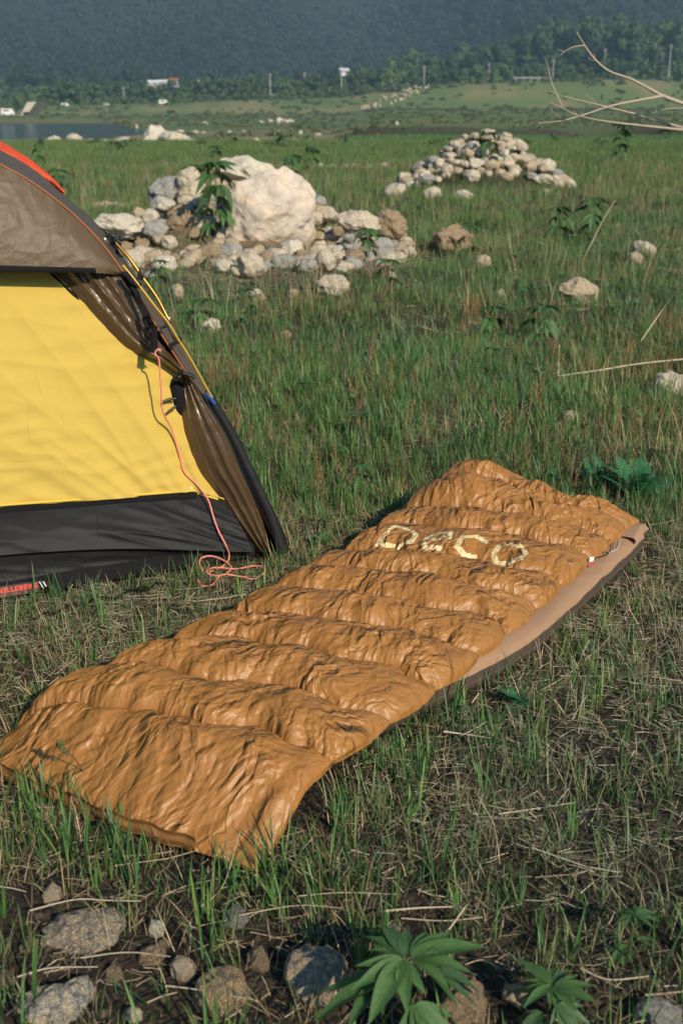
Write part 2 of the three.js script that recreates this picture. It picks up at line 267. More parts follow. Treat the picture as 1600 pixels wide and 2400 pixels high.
  const fold = pts([[594, 1294], [520, 1292], [300, 1286], [150, 1291], [0, 1302]], 0.03); fold.push(tab(1.5, inPlane(fold[4])[1] + 0.01, 0.03), tab(2.6, 0.05, 0.02));
  P('lower_wall', patch([fold, bTop], 220, 44, (u, v, o) => { const q = inPlane(o); const d = Math.hypot(q[0] - 0.02, q[1] * 1.4); const ray = crush(Math.atan2(q[1] + 0.03, q[0] + 0.12) * 3.1, d * 0.5, 3.4, 12); return (0.012 * ray + 0.0025 * crush(q[0] * 0.8, q[1] * 2.2, 6, 15)) * Math.sin(Math.min(1, v * 1.15) * Math.PI * 0.93 + 0.1) + 0.008 * Math.sin(v * Math.PI); }), T_BLACK);
  const hem = [onLevel(598, 1302, 0.02), onLevel(430, 1330, 0.02), onLevel(215, 1366, 0.022), onLevel(0, 1402, 0.022)]; { const d = hem[3].clone().sub(hem[0]).normalize(); hem.push(hem[3].clone().addScaledVector(d, 0.7), hem[3].clone().addScaledVector(d, 1.7)); }
  const under = fold.map((p) => p.clone().addScaledVector(TN, -0.028).addScaledVector(TU, -0.006));
  P('ground_flap', patch([hem, under.map((p, i) => hem[Math.min(i, 5)].clone().lerp(p, 0.45).addScaledVector(TN, -0.022)), under], 160, 22, (u, v) => 0.006 * crush(u * 2, v * 0.6, 5, 18) * Math.sin(v * Math.PI)), T_BLACK);
  const hemBand = P('hem_band', patch([hem.map((p) => p.clone().addScaledVector(TN0, 0.004)), hem.map((p, i) => p.clone().addScaledVector(TU, 0.045).addScaledVector(TN0, -0.006))], 90, 5, (u, v) => 0.003 * Math.sin(v * Math.PI) + 0.002 * n2(u * 20, 1), TN0), T_BLACK_TAPE);
  // velcro strip with its white snap at the top of the lower wall
  const vA = pts([[463, 1160], [300, 1169], [150, 1182], [0, 1193], [-120, 1204]], -0.028), vB = pts([[448, 1142], [300, 1152], [150, 1164], [0, 1175], [-120, 1186]], -0.03);
  const closing = P('closing_strip', patch([vA.map((p) => p.clone().addScaledVector(TU, -0.012)), vB], 80, 6, (u, v) => 0.003 * Math.sin(v * Math.PI)), T_BLACK_TAPE);
  const sn = new THREE.SphereGeometry(0.0042, 12, 8); sn.scale(1, 1, 0.5); sn.translate(...tp(449, 1144, -0.022).toArray()); P('snap_button', sn, T_WHITE, closing);
  // --- woven logo label on the hem
  { const c = document.createElement('canvas'); c.width = 1024; c.height = 200; const x = c.getContext('2d'); x.fillStyle = '#101312'; x.fillRect(0, 0, 1024, 200);
    x.fillStyle = '#d8340f'; x.font = 'bold 118px sans-serif'; x.textBaseline = 'alphabetic'; x.save(); x.translate(20, 118); x.scale(980 / x.measureText('HILLEBERG').width, 1); x.fillText('HILLEBERG', 0, 0); x.strokeStyle = '#d8340f'; x.lineWidth = 7; x.strokeText('HILLEBERG', 0, 0); x.restore();
    x.font = 'bold 44px sans-serif'; const s = 'THE  TENT  MAKER'; let w = 0; for (const ch of s) w += x.measureText(ch).width + 16; x.save(); x.translate(60, 178); x.scale(920 / w, 1); let cx = 0; for (const ch of s) { x.fillText(ch, cx, 0); cx += x.measureText(ch).width + 16; } x.restore();
    const t = new THREE.CanvasTexture(c); t.colorSpace = THREE.SRGBColorSpace;
    const ll = onLevel(-6, 1399, 0.028), lr = onLevel(92, 1384, 0.028), up = TU.clone().multiplyScalar(0.032);
    const g = gridGeo(12, 4, (u, v, o) => { o.copy(ll).lerp(lr, u).addScaledVector(up, v).addScaledVector(TN0, 0.0125 - 0.006 * v); });
    P('logo_label', g, new THREE.MeshStandardMaterial({ map: t, roughness: 0.6, side: THREE.DoubleSide }), hemBand);
    const fa = onLevel(101, 1379, 0.03); const fg = []; for (const k of [0, 1]) { const b = new THREE.BoxGeometry(0.0035, 0.024 - 0.006 * k, 0.0018); b.rotateZ(0.45); b.translate(fa.x + 0.009 * k, fa.y + 0.016 + 0.002 * k, fa.z + 0.012 - 0.0036 * k); fg.push(b); }
    P('white_tick_mark', merge(fg), T_WHITE, hemBand); }
  // --- door cloth, rolled aside and tied back
  const L1 = [[118, 630], [200, 722], [264, 793], [315, 831], [366, 848], [424, 888]], R1 = [[285, 645], [306, 684], [333, 735], [362, 785], [398, 830], [440, 878]];
  const gather = (l, r, depth, folds, s) => patch([pts(r, 0.0), pts(l, -0.05)], 90, 64, (u, v) => {
    const prof = Math.pow(Math.sin(v * Math.PI), 0.55), fr = v * folds + 0.22 * n2(u * 1.2, s) + 0.3 * u;
    return depth(u) * prof + 0.016 * (1 - 0.4 * u) * prof * (1 - Math.pow(Math.abs(Math.sin(fr * Math.PI)), 0.75) - 0.5) + 0.0018 * crush(u * 1.5, v * 2.6, 4, s + 3);
  });
  P('tied_back_door', gather(L1, R1, (u) => 0.03 + 0.025 * u, 4.2, 31), T_BROWN);
  const L2 = [[424, 884], [419, 912], [424, 1000], [460, 1107], [495, 1153], [540, 1222], [600, 1292]], R2 = [[440, 880], [482, 942], [527, 1012], [567, 1107], [603, 1182], [634, 1290]];
  P('tied_back_door', gather(L2, R2, (u) => 0.03 + 0.04 * Math.sin(Math.min(1, u * 1.4) * Math.PI), 4.6, 47), T_BROWN);
  P('door_tie', tube(pts([[418, 884], [430, 879], [444, 876], [457, 884]], 0.045), 0.0045, 20, 6), T_BUCKLE);
  P('door_toggle', tube(pts([[428, 874], [446, 880], [457, 886]], 0.06), 0.006, 10, 7), T_BUCKLE);
  // dark zip flap behind the rolled door
  P('zip_flap', patch([pts([[113, 640], [196, 726], [262, 800], [318, 842], [380, 905], [432, 1010], [470, 1120]], -0.045), pts([[126, 640], [210, 722], [275, 792], [330, 828], [395, 890], [446, 1010], [480, 1120]], -0.04)], 70, 5, (u, v) => 0.008 * Math.sin(v * Math.PI)), T_BLACK_TAPE);
  // --- poles, sleeve, clips
  P('front_pole', tube(pts([[288, 622], [322, 664], [363, 718], [394, 757], [417, 794], [446, 841], [475, 893], [497, 932]], 0.055), 0.0055, 80, 10), T_GOLD);
  P('rear_pole', tube(pts([[249, 543, -0.12], [276, 574, -0.1], [307, 610, -0.08], [333, 648, -0.07], [366, 694, -0.06], [391, 741, -0.05], [412, 790, -0.03]]), 0.0055, 60, 10), std(0.42, 0.22, 0.05, 0.4, { metalness: 0.9 }));
  const sleeve = pts([[486, 912], [502, 946], [540, 1010], [578, 1088], [612, 1160], [640, 1222], [662, 1292]], 0.035);
  P('pole_sleeve', gridGeo(60, 15, (u, v, o) => { const c = new THREE.CatmullRomCurve3(sleeve, false, 'centripetal'); c.getPoint(u, o); const t = c.getTangent(u), b = t.clone().cross(TN).normalize(), a = v * Math.PI * 2, r = (0.012 + 0.006 * u) * (u < 0.06 ? 0.6 + u * 6 : 1); o.addScaledVector(b, Math.cos(a) * r).addScaledVector(TN, Math.sin(a) * r * 0.9); return [u, v * 0.1]; }), T_BLACK);
  P('blue_pole_cup', patch([pts([[478, 922], [500, 950]], 0.056), pts([[486, 918], [506, 943]], 0.056)], 8, 5, (u, v) => 0.008 * Math.sin(v * Math.PI)), std(0.03, 0.07, 0.32, 0.5));
  // webbing foot
  P('webbing_foot', patch([pts([[634, 1208], [652, 1252], [668, 1300]], 0.04), pts([[646, 1204], [664, 1245], [678, 1288]], 0.025)], 24, 10, (u, v) => 0.004 * Math.sin(v * Math.PI) + 0.0015 * Math.sin(u * 60)), T_BLACK_TAPE);
  const clip = (px, py, off, turn, s = 1) => { const g = merge([new THREE.TorusGeometry(0.0085 * s, 0.0035 * s, 8, 14), new THREE.BoxGeometry(0.03 * s, 0.011 * s, 0.008).translate(-0.016 * s, -0.006, 0), new THREE.CylinderGeometry(0.003, 0.003, 0.02 * s, 6).translate(0.002, 0.012 * s, 0)]); g.rotateZ(turn); g.translate(...tp(px, py, off).toArray()); P('pole_clip', g, T_BUCKLE); };
  clip(260, 560, -0.1, 0.6, 1.5); clip(274, 572, -0.1, -0.4, 1.2); clip(322, 665, 0.055, 0.5, 1.1); clip(330, 648, -0.06, 0.2, 0.9); clip(417, 795, 0.055, 0.5, 1.1); clip(395, 757, 0.055, 0.4, 0.7);
  for (const [x, y, o] of [[246, 562, -0.1], [395, 748, 0.03], [392, 764, 0.03]]) { const b = new THREE.BoxGeometry(0.007, 0.013, 0.003); b.rotateZ(-0.5); b.translate(...tp(x, y, o + 0.012).toArray()); P('white_tab', b, T_WHITE); }
  // strap with ladder buckle hanging from the fly corner
  const ribbon = (c, w, off, name = 'strap', m = T_BLACK_TAPE) => P(name, patch([pts(c.map(([x, y]) => [x - w, y]), off), pts(c.map(([x, y]) => [x + w, y]), off + 0.004)], 40, 4, (u) => 0.006 * Math.sin(u * 14)), m);
  ribbon([[262, 560], [268, 578], [284, 604]], 5, -0.05);
  ribbon([[292, 636], [312, 668], [324, 700], [333, 724], [338, 736]], 7, 0.062);
  ribbon([[338, 732], [341, 756], [352, 790]], 6, 0.075); ribbon([[344, 738], [352, 752], [358, 770]], 3, 0.08);
  P('ladder_buckle', merge([[299, 646], [304, 652], [309, 658], [314, 664]].map(([x, y]) => { const b = new THREE.BoxGeometry(0.026, 0.004, 0.007); b.rotateZ(-0.5); b.translate(...tp(x, y, 0.072).toArray()); return b; })), T_BUCKLE);
  P('guy_tab', patch([pts([[356, 760], [349, 826]], 0.085), pts([[370, 765], [370, 829]], 0.09)], 14, 8, (u, v) => 0.008 * Math.sin(v * Math.PI)), T_BLACK_TAPE);
  // toggles on the inner wall
  for (const l of [[[382, 942], [398, 936], [412, 934]], [[394, 966], [404, 958], [413, 952]]]) P('inner_toggle', tube(pts(l, 0.0), 0.0045, 12, 6), T_BUCKLE, inner);
  P('inner_vent', (() => { const s = new THREE.SphereGeometry(0.042, 20, 14); s.scale(0.55, 1.5, 0.35); s.rotateZ(0.15); s.translate(...tp(418, 930, -0.03).toArray()); return s; })(), T_BLACK_TAPE);
  // --- orange-red cap over the top
  const capLow = pts([[147, 456, -0.262], [107, 424, -0.25], [77, 405, -0.24], [50, 392, -0.22], [36, 391, -0.22], [0, 377, -0.2]]), capHigh = pts([[149, 452, -0.3], [134, 431, -0.31], [107, 405, -0.33], [77, 378, -0.345], [54, 363, -0.36], [0, 330, -0.39]]);
  capLow.push(tab(APEX, 1.57, -0.22)); capHigh.push(tab(APEX, 1.66, -0.44));
  const cl = mirrorArch(capLow), ch = mirrorArch(capHigh), back = ch.map((p) => p.clone().addScaledVector(TN, -0.5).addScaledVector(TU, -0.03));
  P('roof_cap', patch([cl, cl.map((p, i) => p.clone().lerp(ch[i], 0.5).addScaledVector(TN, 0.03)), ch, back], 120, 34, (u, v) => 0.012 * crush(u * 8, v * 1.4, 2.2, 61) * (v < 0.6 ? 1 : 0.3)), T_RED);
  // --- guy line
  const line = pts([[378, 822, 0.1], [372, 818, 0.1], [364, 826, 0.095], [366, 834, 0.095], [371, 838, 0.09], [377, 897, 0.07], [382, 964, 0.04], [402, 1004, 0.0], [420, 1063, -0.02], [433, 1107, -0.022], [460, 1134, -0.015], [487, 1170, -0.002], [501, 1214, 0.02], [513, 1246, 0.035], [529, 1277, 0.05]]);
  const coil = [[537, 1304, .05], [530, 1321, .035], [506, 1334, .03], [481, 1341, .035], [469, 1326, .05], [471, 1309, .06], [492, 1303, .06], [520, 1311, .05], [542, 1329, .035], [527, 1346, .03], [502, 1349, .04], [484, 1341, .045], [499, 1331, .05], [556, 1333, .03], [598, 1326, .03], [618, 1331, .03], [616, 1345, .03], [592, 1357, .025], [562, 1351, .025], [522, 1347, .035], [506, 1360, .03], [499, 1370, .02], [474, 1373, .02], [464, 1360, .025], [466, 1345, .03]];
  P('guy_line', tube(line.concat(coil.map(([x, y, h]) => onLevel(x, y, h))), 0.0027, 420, 6), T_CORD);
  P('orange_pull_loop', tube(pts([[421, 797], [431, 800], [440, 812], [440, 828]], 0.02), 0.002, 16, 5), T_PIPING);
}
// webbing strap lying on the grass in front of the tent
{ const a = [[75, 1446], [150, 1424], [230, 1402], [300, 1388], [385, 1362]].map(([x, y]) => onLevel(x, y, 0.03));
  const s = mesh('webbing_strap', patch([a, a.map((p) => p.clone().add(V(0.004, 0.002, 0.02)))], 60, 4, (u, v) => 0.012 * n2(u * 6, 3) + 0.002 * Math.sin(v * 3), V(0, 1, 0)), T_BLACK_TAPE); tag(s, 'black webbing strap lying in the short grass in front of the tent', 'strap'); }
// pegs
function peg(px, py, h, lean, label) {
  const p = onLevel(px, py, 0); const r = 0.0032, g = [tube([V(0, -0.05, 0), V(0, h * 0.5, 0.0), V(0, h - 0.02, 0), V(0.006, h - 0.004, 0), V(0.014, h, 0), V(0.021, h - 0.006, 0), V(0.022, h - 0.03, 0)], r, 40, 8)];
  const t = thing('tent_peg', label, 'tent peg', [p.x, 0, p.z]); t.rotation.z = lean; mesh('steel_hook', g[0], std(0.05, 0.05, 0.052, 0.35, { metalness: 0.7 }), t);
}
peg(556, 945, 0.125, 0.03, 'hooked grey steel tent peg standing in the grass behind the tent corner');
peg(744, 1290, 0.11, -0.02, 'thin dark tent peg standing between the tent corner and the sleeping bag');
// ---------------------------------------------------------------- mattress and sleeping bag
const BA = V(-0.166, 0, -1.944), BV = V(0.519, 0, -0.855).normalize(), BU = V(-0.855, 0, -0.519).normalize();   // near corner, towards the head, across to the far side
const bagPt = (s, t, y, o = V(0, 0, 0)) => o.copy(BA).addScaledVector(BV, s).addScaledVector(BU, t).setY(y);
const bagST = (p) => { const q = p.clone().sub(BA); return [q.dot(BV), q.dot(BU)]; };
const mattress = thing('air_mattress', 'thick tan air mattress lying on the grass under the quilted sleeping bag', 'mattress');
{
  const S0 = 0.10, S1 = 2.115, T0 = -0.098, T1 = 0.565, cr = 0.07;
  const loop = (inset) => { const p = []; const a = S0 + inset, b = S1 - inset, c = T0 + inset, d = T1 - inset, r = Math.max(0.012, cr - inset * 0.3);
    const cs = [[b - r, c + r, -90], [b - r, d - r, 0], [a + r, d - r, 90], [a + r, c + r, 180]];
    const out = []; for (const [x, y, s] of cs) for (let k = 0; k <= 8; k++) { const w = (s + k / 8 * 90) * Math.PI / 180; out.push([x + Math.cos(w) * r, y + Math.sin(w) * r]); } out.push(out[0]);
    // even spacing round the loop
    const len = [0]; for (let i = 1; i < out.length; i++) len.push(len[i - 1] + Math.hypot(out[i][0] - out[i - 1][0], out[i][1] - out[i - 1][1]));
    const N = 360, tot = len[len.length - 1]; let j = 0; for (let i = 0; i <= N; i++) { const w = i / N * tot; while (j < len.length - 2 && len[j + 1] < w) j++; const f = (w - len[j]) / (len[j + 1] - len[j] || 1); p.push([lerp(out[j][0], out[j + 1][0], f), lerp(out[j][1], out[j + 1][1], f), w]); } return p; };
  const build = (prof) => { const L = prof.map(([i]) => loop(i)); return gridGeo(361, prof.length, (u, v, o, i, j) => { const [s, t, w] = L[j][i]; const wob = 0.006 * n2(w * 2.2, 8) + 0.004 * n2(w * 6, 2); const edge = sst(0.06 - prof[j][0], 0, 0.06); bagPt(s, t + 0.16 * (1 - sst(s, 0.35, 1.25)), prof[j][1] + wob * prof[j][2] + 0.0012 * n2(s * 40, t * 40) * edge, o); return [s, t + prof[j][1]]; }); };
  const weave = texture(256, (u, v, o) => { const k = 150 + 24 * tnoise(u, v, 50) + 18 * Math.sin(u * 400) * Math.sin(v * 400); o[0] = o[1] = o[2] = k; }, false);
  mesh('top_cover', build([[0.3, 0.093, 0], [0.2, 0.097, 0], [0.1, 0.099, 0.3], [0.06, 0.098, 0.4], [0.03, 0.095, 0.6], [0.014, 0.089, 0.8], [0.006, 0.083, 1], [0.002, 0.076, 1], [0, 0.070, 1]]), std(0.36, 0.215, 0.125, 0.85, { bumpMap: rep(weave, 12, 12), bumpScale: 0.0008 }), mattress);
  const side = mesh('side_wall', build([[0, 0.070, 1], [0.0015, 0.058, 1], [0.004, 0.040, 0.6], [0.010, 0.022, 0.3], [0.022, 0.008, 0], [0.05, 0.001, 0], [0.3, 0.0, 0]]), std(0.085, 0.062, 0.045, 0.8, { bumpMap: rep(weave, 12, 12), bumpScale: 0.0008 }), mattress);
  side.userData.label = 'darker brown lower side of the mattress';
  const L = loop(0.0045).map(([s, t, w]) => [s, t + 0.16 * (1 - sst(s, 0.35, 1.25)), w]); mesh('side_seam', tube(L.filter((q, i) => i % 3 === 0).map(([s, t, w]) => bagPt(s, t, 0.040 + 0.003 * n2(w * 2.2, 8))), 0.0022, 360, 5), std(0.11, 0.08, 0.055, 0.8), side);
  mesh('end_flap', gridGeo(24, 8, (u, v, o) => { bagPt(lerp(1.95, 2.13, v), lerp(-0.108, 0.05, u) + 0.02 * v, 0.1035 + 0.004 * Math.sin(v * 3) - 0.03 * sst(0.1 - u, 0, 0.1) * 0.5 + (v > 0.85 ? -0.01 : 0), o); }), std(0.38, 0.23, 0.135, 0.85), mattress);
}
const SEAMS = [-0.04, 0.30, 0.49, 0.70, 0.90, 1.08, 1.26, 1.445, 1.69, 1.84, 2.0, 2.36];
const bag = thing('sleeping_bag', 'quilted golden brown down sleeping bag with pale printed letters, spread on the mattress', 'sleeping bag');
const BW = 0.70, BL = 2.13, TSH = -0.052;
function quilt(s, w, o) {       // s along the bag, w = 0..1 across (rounded), out: point on the upper skin
  const t = 0.5 - 0.5 * Math.cos(w * Math.PI);
  // outline: flares at the foot corner, drawn in along the mattress, hood bulges at the far side
  const q = s + t * 0.17 + 0.022 * n2(t * 3.1, s * 2.0) + 0.008 * n2(t * 8, s * 5);
  let k = 0; while (k < SEAMS.length - 2 && SEAMS[k + 1] < q) k++;
  const f = clamp((q - SEAMS[k]) / (SEAMS[k + 1] - SEAMS[k]), 0, 1), wid = SEAMS[k + 1] - SEAMS[k];
  const puff = Math.pow(Math.max(0, Math.sin(Math.pow(f, 0.9) * Math.PI)), 0.62);
  const dSeam = Math.min(f, 1 - f) * wid;
  const rim = Math.pow(Math.max(0, Math.sin(w * Math.PI)), 0.75);
  const ends = Math.pow(clamp((s + 0.005) / 0.16, 0, 1), 0.55) * Math.pow(clamp((BL - s) / lerp(0.09, 0.2, sst(t, 0.3, 0.6)), 0, 1), 0.5);
  const head = sst(s, 1.6, 1.98);
  const hood = 0.125 * Math.exp(-(((t - 0.72) / 0.25) ** 2) - ((s - 1.93) / 0.2) ** 2) + 0.045 * Math.exp(-(((t - 0.14) / 0.16) ** 2) - ((s - 2.02) / 0.13) ** 2);
  const flat = 1;
  // creases: long tension folds running off the seams, then crumple at several scales
  const X = s, Y = t * BW;
  const wx = X + 0.022 * n2(X * 5, Y * 5) + 0.006 * n2(X * 17, Y * 17), wy = Y + 0.022 * n2(X * 5 + 9, Y * 5) + 0.006 * n2(X * 17 + 4, Y * 17);
  const ridge = (ang, f1, f2, z, p) => { const c = Math.cos(ang), d = Math.sin(ang), r = 1 - Math.abs(n3((wx * c - wy * d) * f1, (wx * d + wy * c) * f2, z)); return Math.pow(r, p); };
  const near = Math.exp(-((dSeam / 0.04) ** 2)), body = 1 - 0.6 * near, bite = Math.exp(-((dSeam / 0.007) ** 2));
  const mA = sst(n2b(X * 2.6, Y * 3.4), -0.35, 0.35), mB = sst(n2b(X * 3.1 + 20, Y * 2.7), -0.3, 0.4), amt = 0.45 + 0.75 * sst(n2b(X * 4 + 7, Y * 4), -0.5, 0.6);
  let wr = body * amt * (0.0085 * mA * ridge(0.9, 19, 5, 1, 2.5) + 0.0085 * (1 - mA) * ridge(-0.55, 20, 5.5, 2, 2.5) + 0.0055 * mB * ridge(0.25, 34, 9, 3, 2) + 0.0055 * (1 - mB) * ridge(1.35, 36, 10, 4, 2));
  wr += near * (0.0062 * ridge(1.45, 40, 7, 5, 1.6) + 0.0032 * ridge(1.75, 66, 12, 6, 1.3)) + 0.0026 * ridge(0.6, 70, 24, 7, 1.5) + 0.0026 * ridge(-0.8, 62, 22, 8, 1.5) + 0.003 * n2(X * 6, Y * 6) + 0.0015 * n2(X * 15, Y * 15);
  wr = wr * 0.6 + amt * 0.010 * (facet(wy * 0.9 - wx * 0.42, wx * 0.9 + wy * 0.42, 22, 6, 1) * mA - facet(wy * 0.87 + wx * 0.5, wx * 0.87 - wy * 0.5, 21, 6, 2) * (1 - mA));
  wr -= 0.004; wr *= 1 + 0.35 * head;
  const loft = (0.044 + 0.056 * puff - 0.007 * bite) * (0.92 + 0.12 * n2(s * 2.3, t * 2.6 + 5)) * flat + hood;
  const lie = 0.012 + 0.090 * sst(s, 0.03, 0.2) * (t > 0.9 ? lerp(1, 0.35, (t - 0.9) / 0.1) : 1);     // the mattress carries it; foot end and far edge hang over
  const y = lie + (loft * ends * rim) + wr * Math.min(1, rim * ends * 1.25);
  const scal = 0.014 * (puff - 0.6) * (1 - Math.abs(Math.sin(w * Math.PI)));
  const drawn = 0, footBow = -0.03 * Math.sin(t * Math.PI) * sst(0.2 - s, 0, 0.2);
  let tt = 0.055 * t * (1 - sst(s, 0, 0.8)) + 0.062 * (1 - sst(s, -0.1, 1.0)) + TSH + drawn * (1 - t) + t * (BW + 0.012) + (t < 0.5 ? -scal : scal);
  tt += -0.05 * sst(s, 1.9, 2.15) * t * 0.5;
  let ss = s + footBow - 0.11 * sst(s, 1.85, 2.17) * Math.exp(-(((t - 0.27) / 0.13) ** 2)) + 0.04 * sst(s, 1.9, 2.17) * Math.exp(-(((t - 0.62) / 0.25) ** 2)) - 0.08 * sst(s, 1.9, 2.17) * sst(t, 0.85, 1.0);
  ss += 0.006 * n2(Y * 14, s * 3) * (1 - ends) ; tt += 0.5 * wr * (1 - rim);
  bagPt(ss, tt, y, o);
  return [s, t];
}
{
  const CW = 2048, CH = 680, SX = CW / 2.24, c = document.createElement('canvas'); c.width = CW; c.height = CH; const x = c.getContext('2d');
  x.fillStyle = 'rgb(255,255,255)'; x.fillRect(0, 0, CW, CH);
  // dye is a little uneven
  const rg = rngOf(77); for (let i = 0; i < 900; i++) { const a = 0.025 + 0.03 * rg(); x.fillStyle = rg() < 0.5 ? `rgba(225,215,200,${a})` : `rgba(255,246,236,${a})`; x.beginPath(); x.ellipse(rg() * CW, rg() * CH, 10 + rg() * 90, 6 + rg() * 40, rg() * 3, 0, 7); x.fill(); }
  // printed letters, laid over a seam of the quilting
  x.strokeStyle = 'rgb(255,250,236)'; x.lineJoin = 'miter'; x.lineCap = 'butt';
  const Z = (x, y) => { const t = 0.49 - x, tn = (t - TSH) / (BW + 0.012); return [(1.466 - 0.015 * (x / 0.4) - 0.17 * tn + y) * SX, tn * CH]; };
  const letters = { D: [[[0.0, 0.095], [0.0, 0.0], [0.06, 0.003], [0.085, 0.03], [0.085, 0.065], [0.06, 0.092], [0.0, 0.092]]], E: [[[0.19, 0.004], [0.14, 0.004], [0.122, 0.03], [0.122, 0.06], [0.14, 0.088], [0.178, 0.088], [0.192, 0.05], [0.122, 0.047]]], C: [[[0.292, 0.012], [0.26, 0.0], [0.226, 0.022], [0.224, 0.066], [0.255, 0.09], [0.295, 0.076]]], O: [[[0.33, 0.03], [0.33, 0.066], [0.355, 0.09], [0.388, 0.088], [0.41, 0.06], [0.41, 0.03], [0.385, 0.002], [0.352, 0.002], [0.33, 0.03]]] };
  const paint = []; for (const k in letters) for (const st of letters[k]) paint.push(st.map(([a, b]) => Z(a, b)));
  const lc = document.createElement('canvas'); lc.width = CW; lc.height = CH; const lx = lc.getContext('2d');
  // base dye colour and ink in one picture
  lx.fillStyle = '#ffffff'; lx.drawImage(c, 0, 0); lx.globalCompositeOperation = 'multiply'; lx.fillStyle = 'rgb(164,113,58)'; lx.fillRect(0, 0, CW, CH); lx.globalCompositeOperation = 'source-over';
  lx.strokeStyle = 'rgb(118,78,36)'; lx.lineWidth = 1.6; lx.setLineDash([4, 3]);     // quilting thread
  for (const sm of SEAMS.slice(1, -1)) { lx.beginPath(); for (let i = 0; i <= 60; i++) { const t = i / 60; let s0 = sm - t * 0.17; for (let k = 0; k < 4; k++) s0 = sm - t * 0.17 - 0.022 * n2(t * 3.1, s0 * 2.0) - 0.008 * n2(t * 8, s0 * 5); i ? lx.lineTo(s0 * SX, t * CH) : lx.moveTo(s0 * SX, t * CH); } lx.stroke(); }
  lx.setLineDash([]); lx.strokeStyle = 'rgb(228,204,152)'; lx.lineWidth = 15; for (const st of paint) { lx.beginPath(); st.forEach(([a, b], i) => i ? lx.lineTo(a, b) : lx.moveTo(a, b)); lx.stroke(); }
  const map = new THREE.CanvasTexture(lc); map.colorSpace = THREE.SRGBColorSpace; map.flipY = false;
  const wr = heightMap(1792, 576, (u, v) => {     // creases of the shell, in metres
    const X = u * 2.24, Y = v * 0.72, x = X + 0.018 * n2(X * 6, Y * 6) + 0.004 * n2(X * 22, Y * 22), y = Y + 0.018 * n2(X * 6 + 5, Y * 6) + 0.004 * n2(X * 22 + 3, Y * 22), m = sst(n2b(X * 3, Y * 4), -0.3, 0.3), k = 0.45 + 0.75 * sst(n2b(X * 5 + 3, Y * 5), -0.5, 0.6);
    const line = (c, d, f1, f2, z) => { const q = n3((x * c - y * d) * f1, (x * d + y * c) * f2, z); return Math.exp(-((q / 0.09) ** 2)); };
    return k * (0.018 * (m * facet(y * 0.9 - x * 0.42, x * 0.9 + y * 0.42, 30, 6, 61) - (1 - m) * facet(y * 0.87 + x * 0.5, x * 0.87 - y * 0.5, 29, 6.5, 62)) + 0.0115 * (1 - 2 * sst(n2(X * 4, Y * 5 + 40), -0.1, 0.1)) * facet(y * 0.98 - x * 0.2, x * 0.98 + y * 0.2, 62, 15, 63) + 0.0048 * facet(y * 0.8 + x * 0.6, x * 0.8 - y * 0.6, 120, 38, 64));
  });
  const NU = 780, NW = 270, NB = 24;
  const g = gridGeo(NU, NW + NB, (u, v, o, i, j) => {
    const s = u * BL;
    if (j < NW) { const [a, t] = quilt(s, j / (NW - 1), o); return [s / 2.24, t]; }
    const k = (j - NW + 1) / NB, w = 1 - k; quilt(s, 1, o); const e1 = o.clone(); quilt(s, 0, o); const e0 = o.clone(); o.copy(e1).lerp(e0, k); o.y -= 0.006 * Math.sin(k * Math.PI); return [s / 2.24, w];
  });
  const mat = new THREE.MeshPhysicalMaterial({ map, roughness: 0.46, bumpMap: wr, bumpScale: 1.25, side: THREE.DoubleSide });
  mesh('quilted_shell', g, mat, bag);
  // zip along the foot end
  const zipC = []; for (let i = 0; i <= 24; i++) { const t = lerp(0.16, 1.0, i / 24); const p = V(0, 0, 0); quilt(0.002, Math.acos(1 - 2 * t) / Math.PI, p); zipC.push(p.addScaledVector(BV, -0.012).setY(0.026 + 0.006 * n2(i * 0.4, 3))); }
  const zm = std(0.24, 0.115, 0.035, 0.5), zr = resample(zipC, 130);
  const zipTape = mesh('zipper_tape', patch([zipC, zipC.map((p) => p.clone().addScaledVector(BV, 0.016).setY(p.y + 0.012)), zipC.map((p) => p.clone().addScaledVector(BV, 0.012).setY(p.y + 0.026))], 130, 9, (u, v) => 0.002 * Math.sin(v * 6) , V(0, 1, 0)), zm, bag);
  mesh('zipper_teeth', merge(zr.map((p, i) => { const b = new THREE.BoxGeometry(0.0032, 0.006, 0.005); b.rotateY(0.55); b.translate(p.x - BV.x * 0.002, p.y + 0.010, p.z - BV.z * 0.002); return b; })), std(0.16, 0.075, 0.022, 0.4), zipTape);
  // care labels
  const careTag = (px, py, rot, label) => { const p = onLevel(px, py, 0.035); const gg = gridGeo(5, 12, (u, v, o) => { o.set((u - 0.5) * 0.011, -v * 0.036, 0.006 * Math.sin(v * 5)); o.applyAxisAngle(V(0, 0, 1), rot); o.add(p); }); mesh('care_label', gg, phys(0.82, 0.83, 0.84, 0.35, {}), bag); };
  careTag(84, 1812, 0.15); careTag(418, 1925, -0.75);
  // hood cord with its toggle and loop, small red and white tag
  const cordM = std(0.012, 0.012, 0.012, 0.6);
  mesh('drawcord_loop', tube([[1380, 1302], [1400, 1296], [1418, 1294], [1423, 1297], [1418, 1302], [1400, 1306], [1384, 1315]].map(([x, y]) => onLevel(x, y, 0.105)), 0.0016, 40, 6), cordM, bag);
  mesh('white_cord', tube([[1421, 1299], [1432, 1293], [1444, 1287], [1450, 1276], [1452, 1266]].map(([x, y]) => onLevel(x, y, 0.100)), 0.0009, 30, 5), T_WHITE, bag);
  mesh('drawcord', tube([[1424, 1297], [1432, 1290], [1436, 1275], [1439, 1260], [1438, 1256]].map(([x, y]) => onLevel(x, y, 0.102)), 0.0011, 30, 5), cordM, bag);
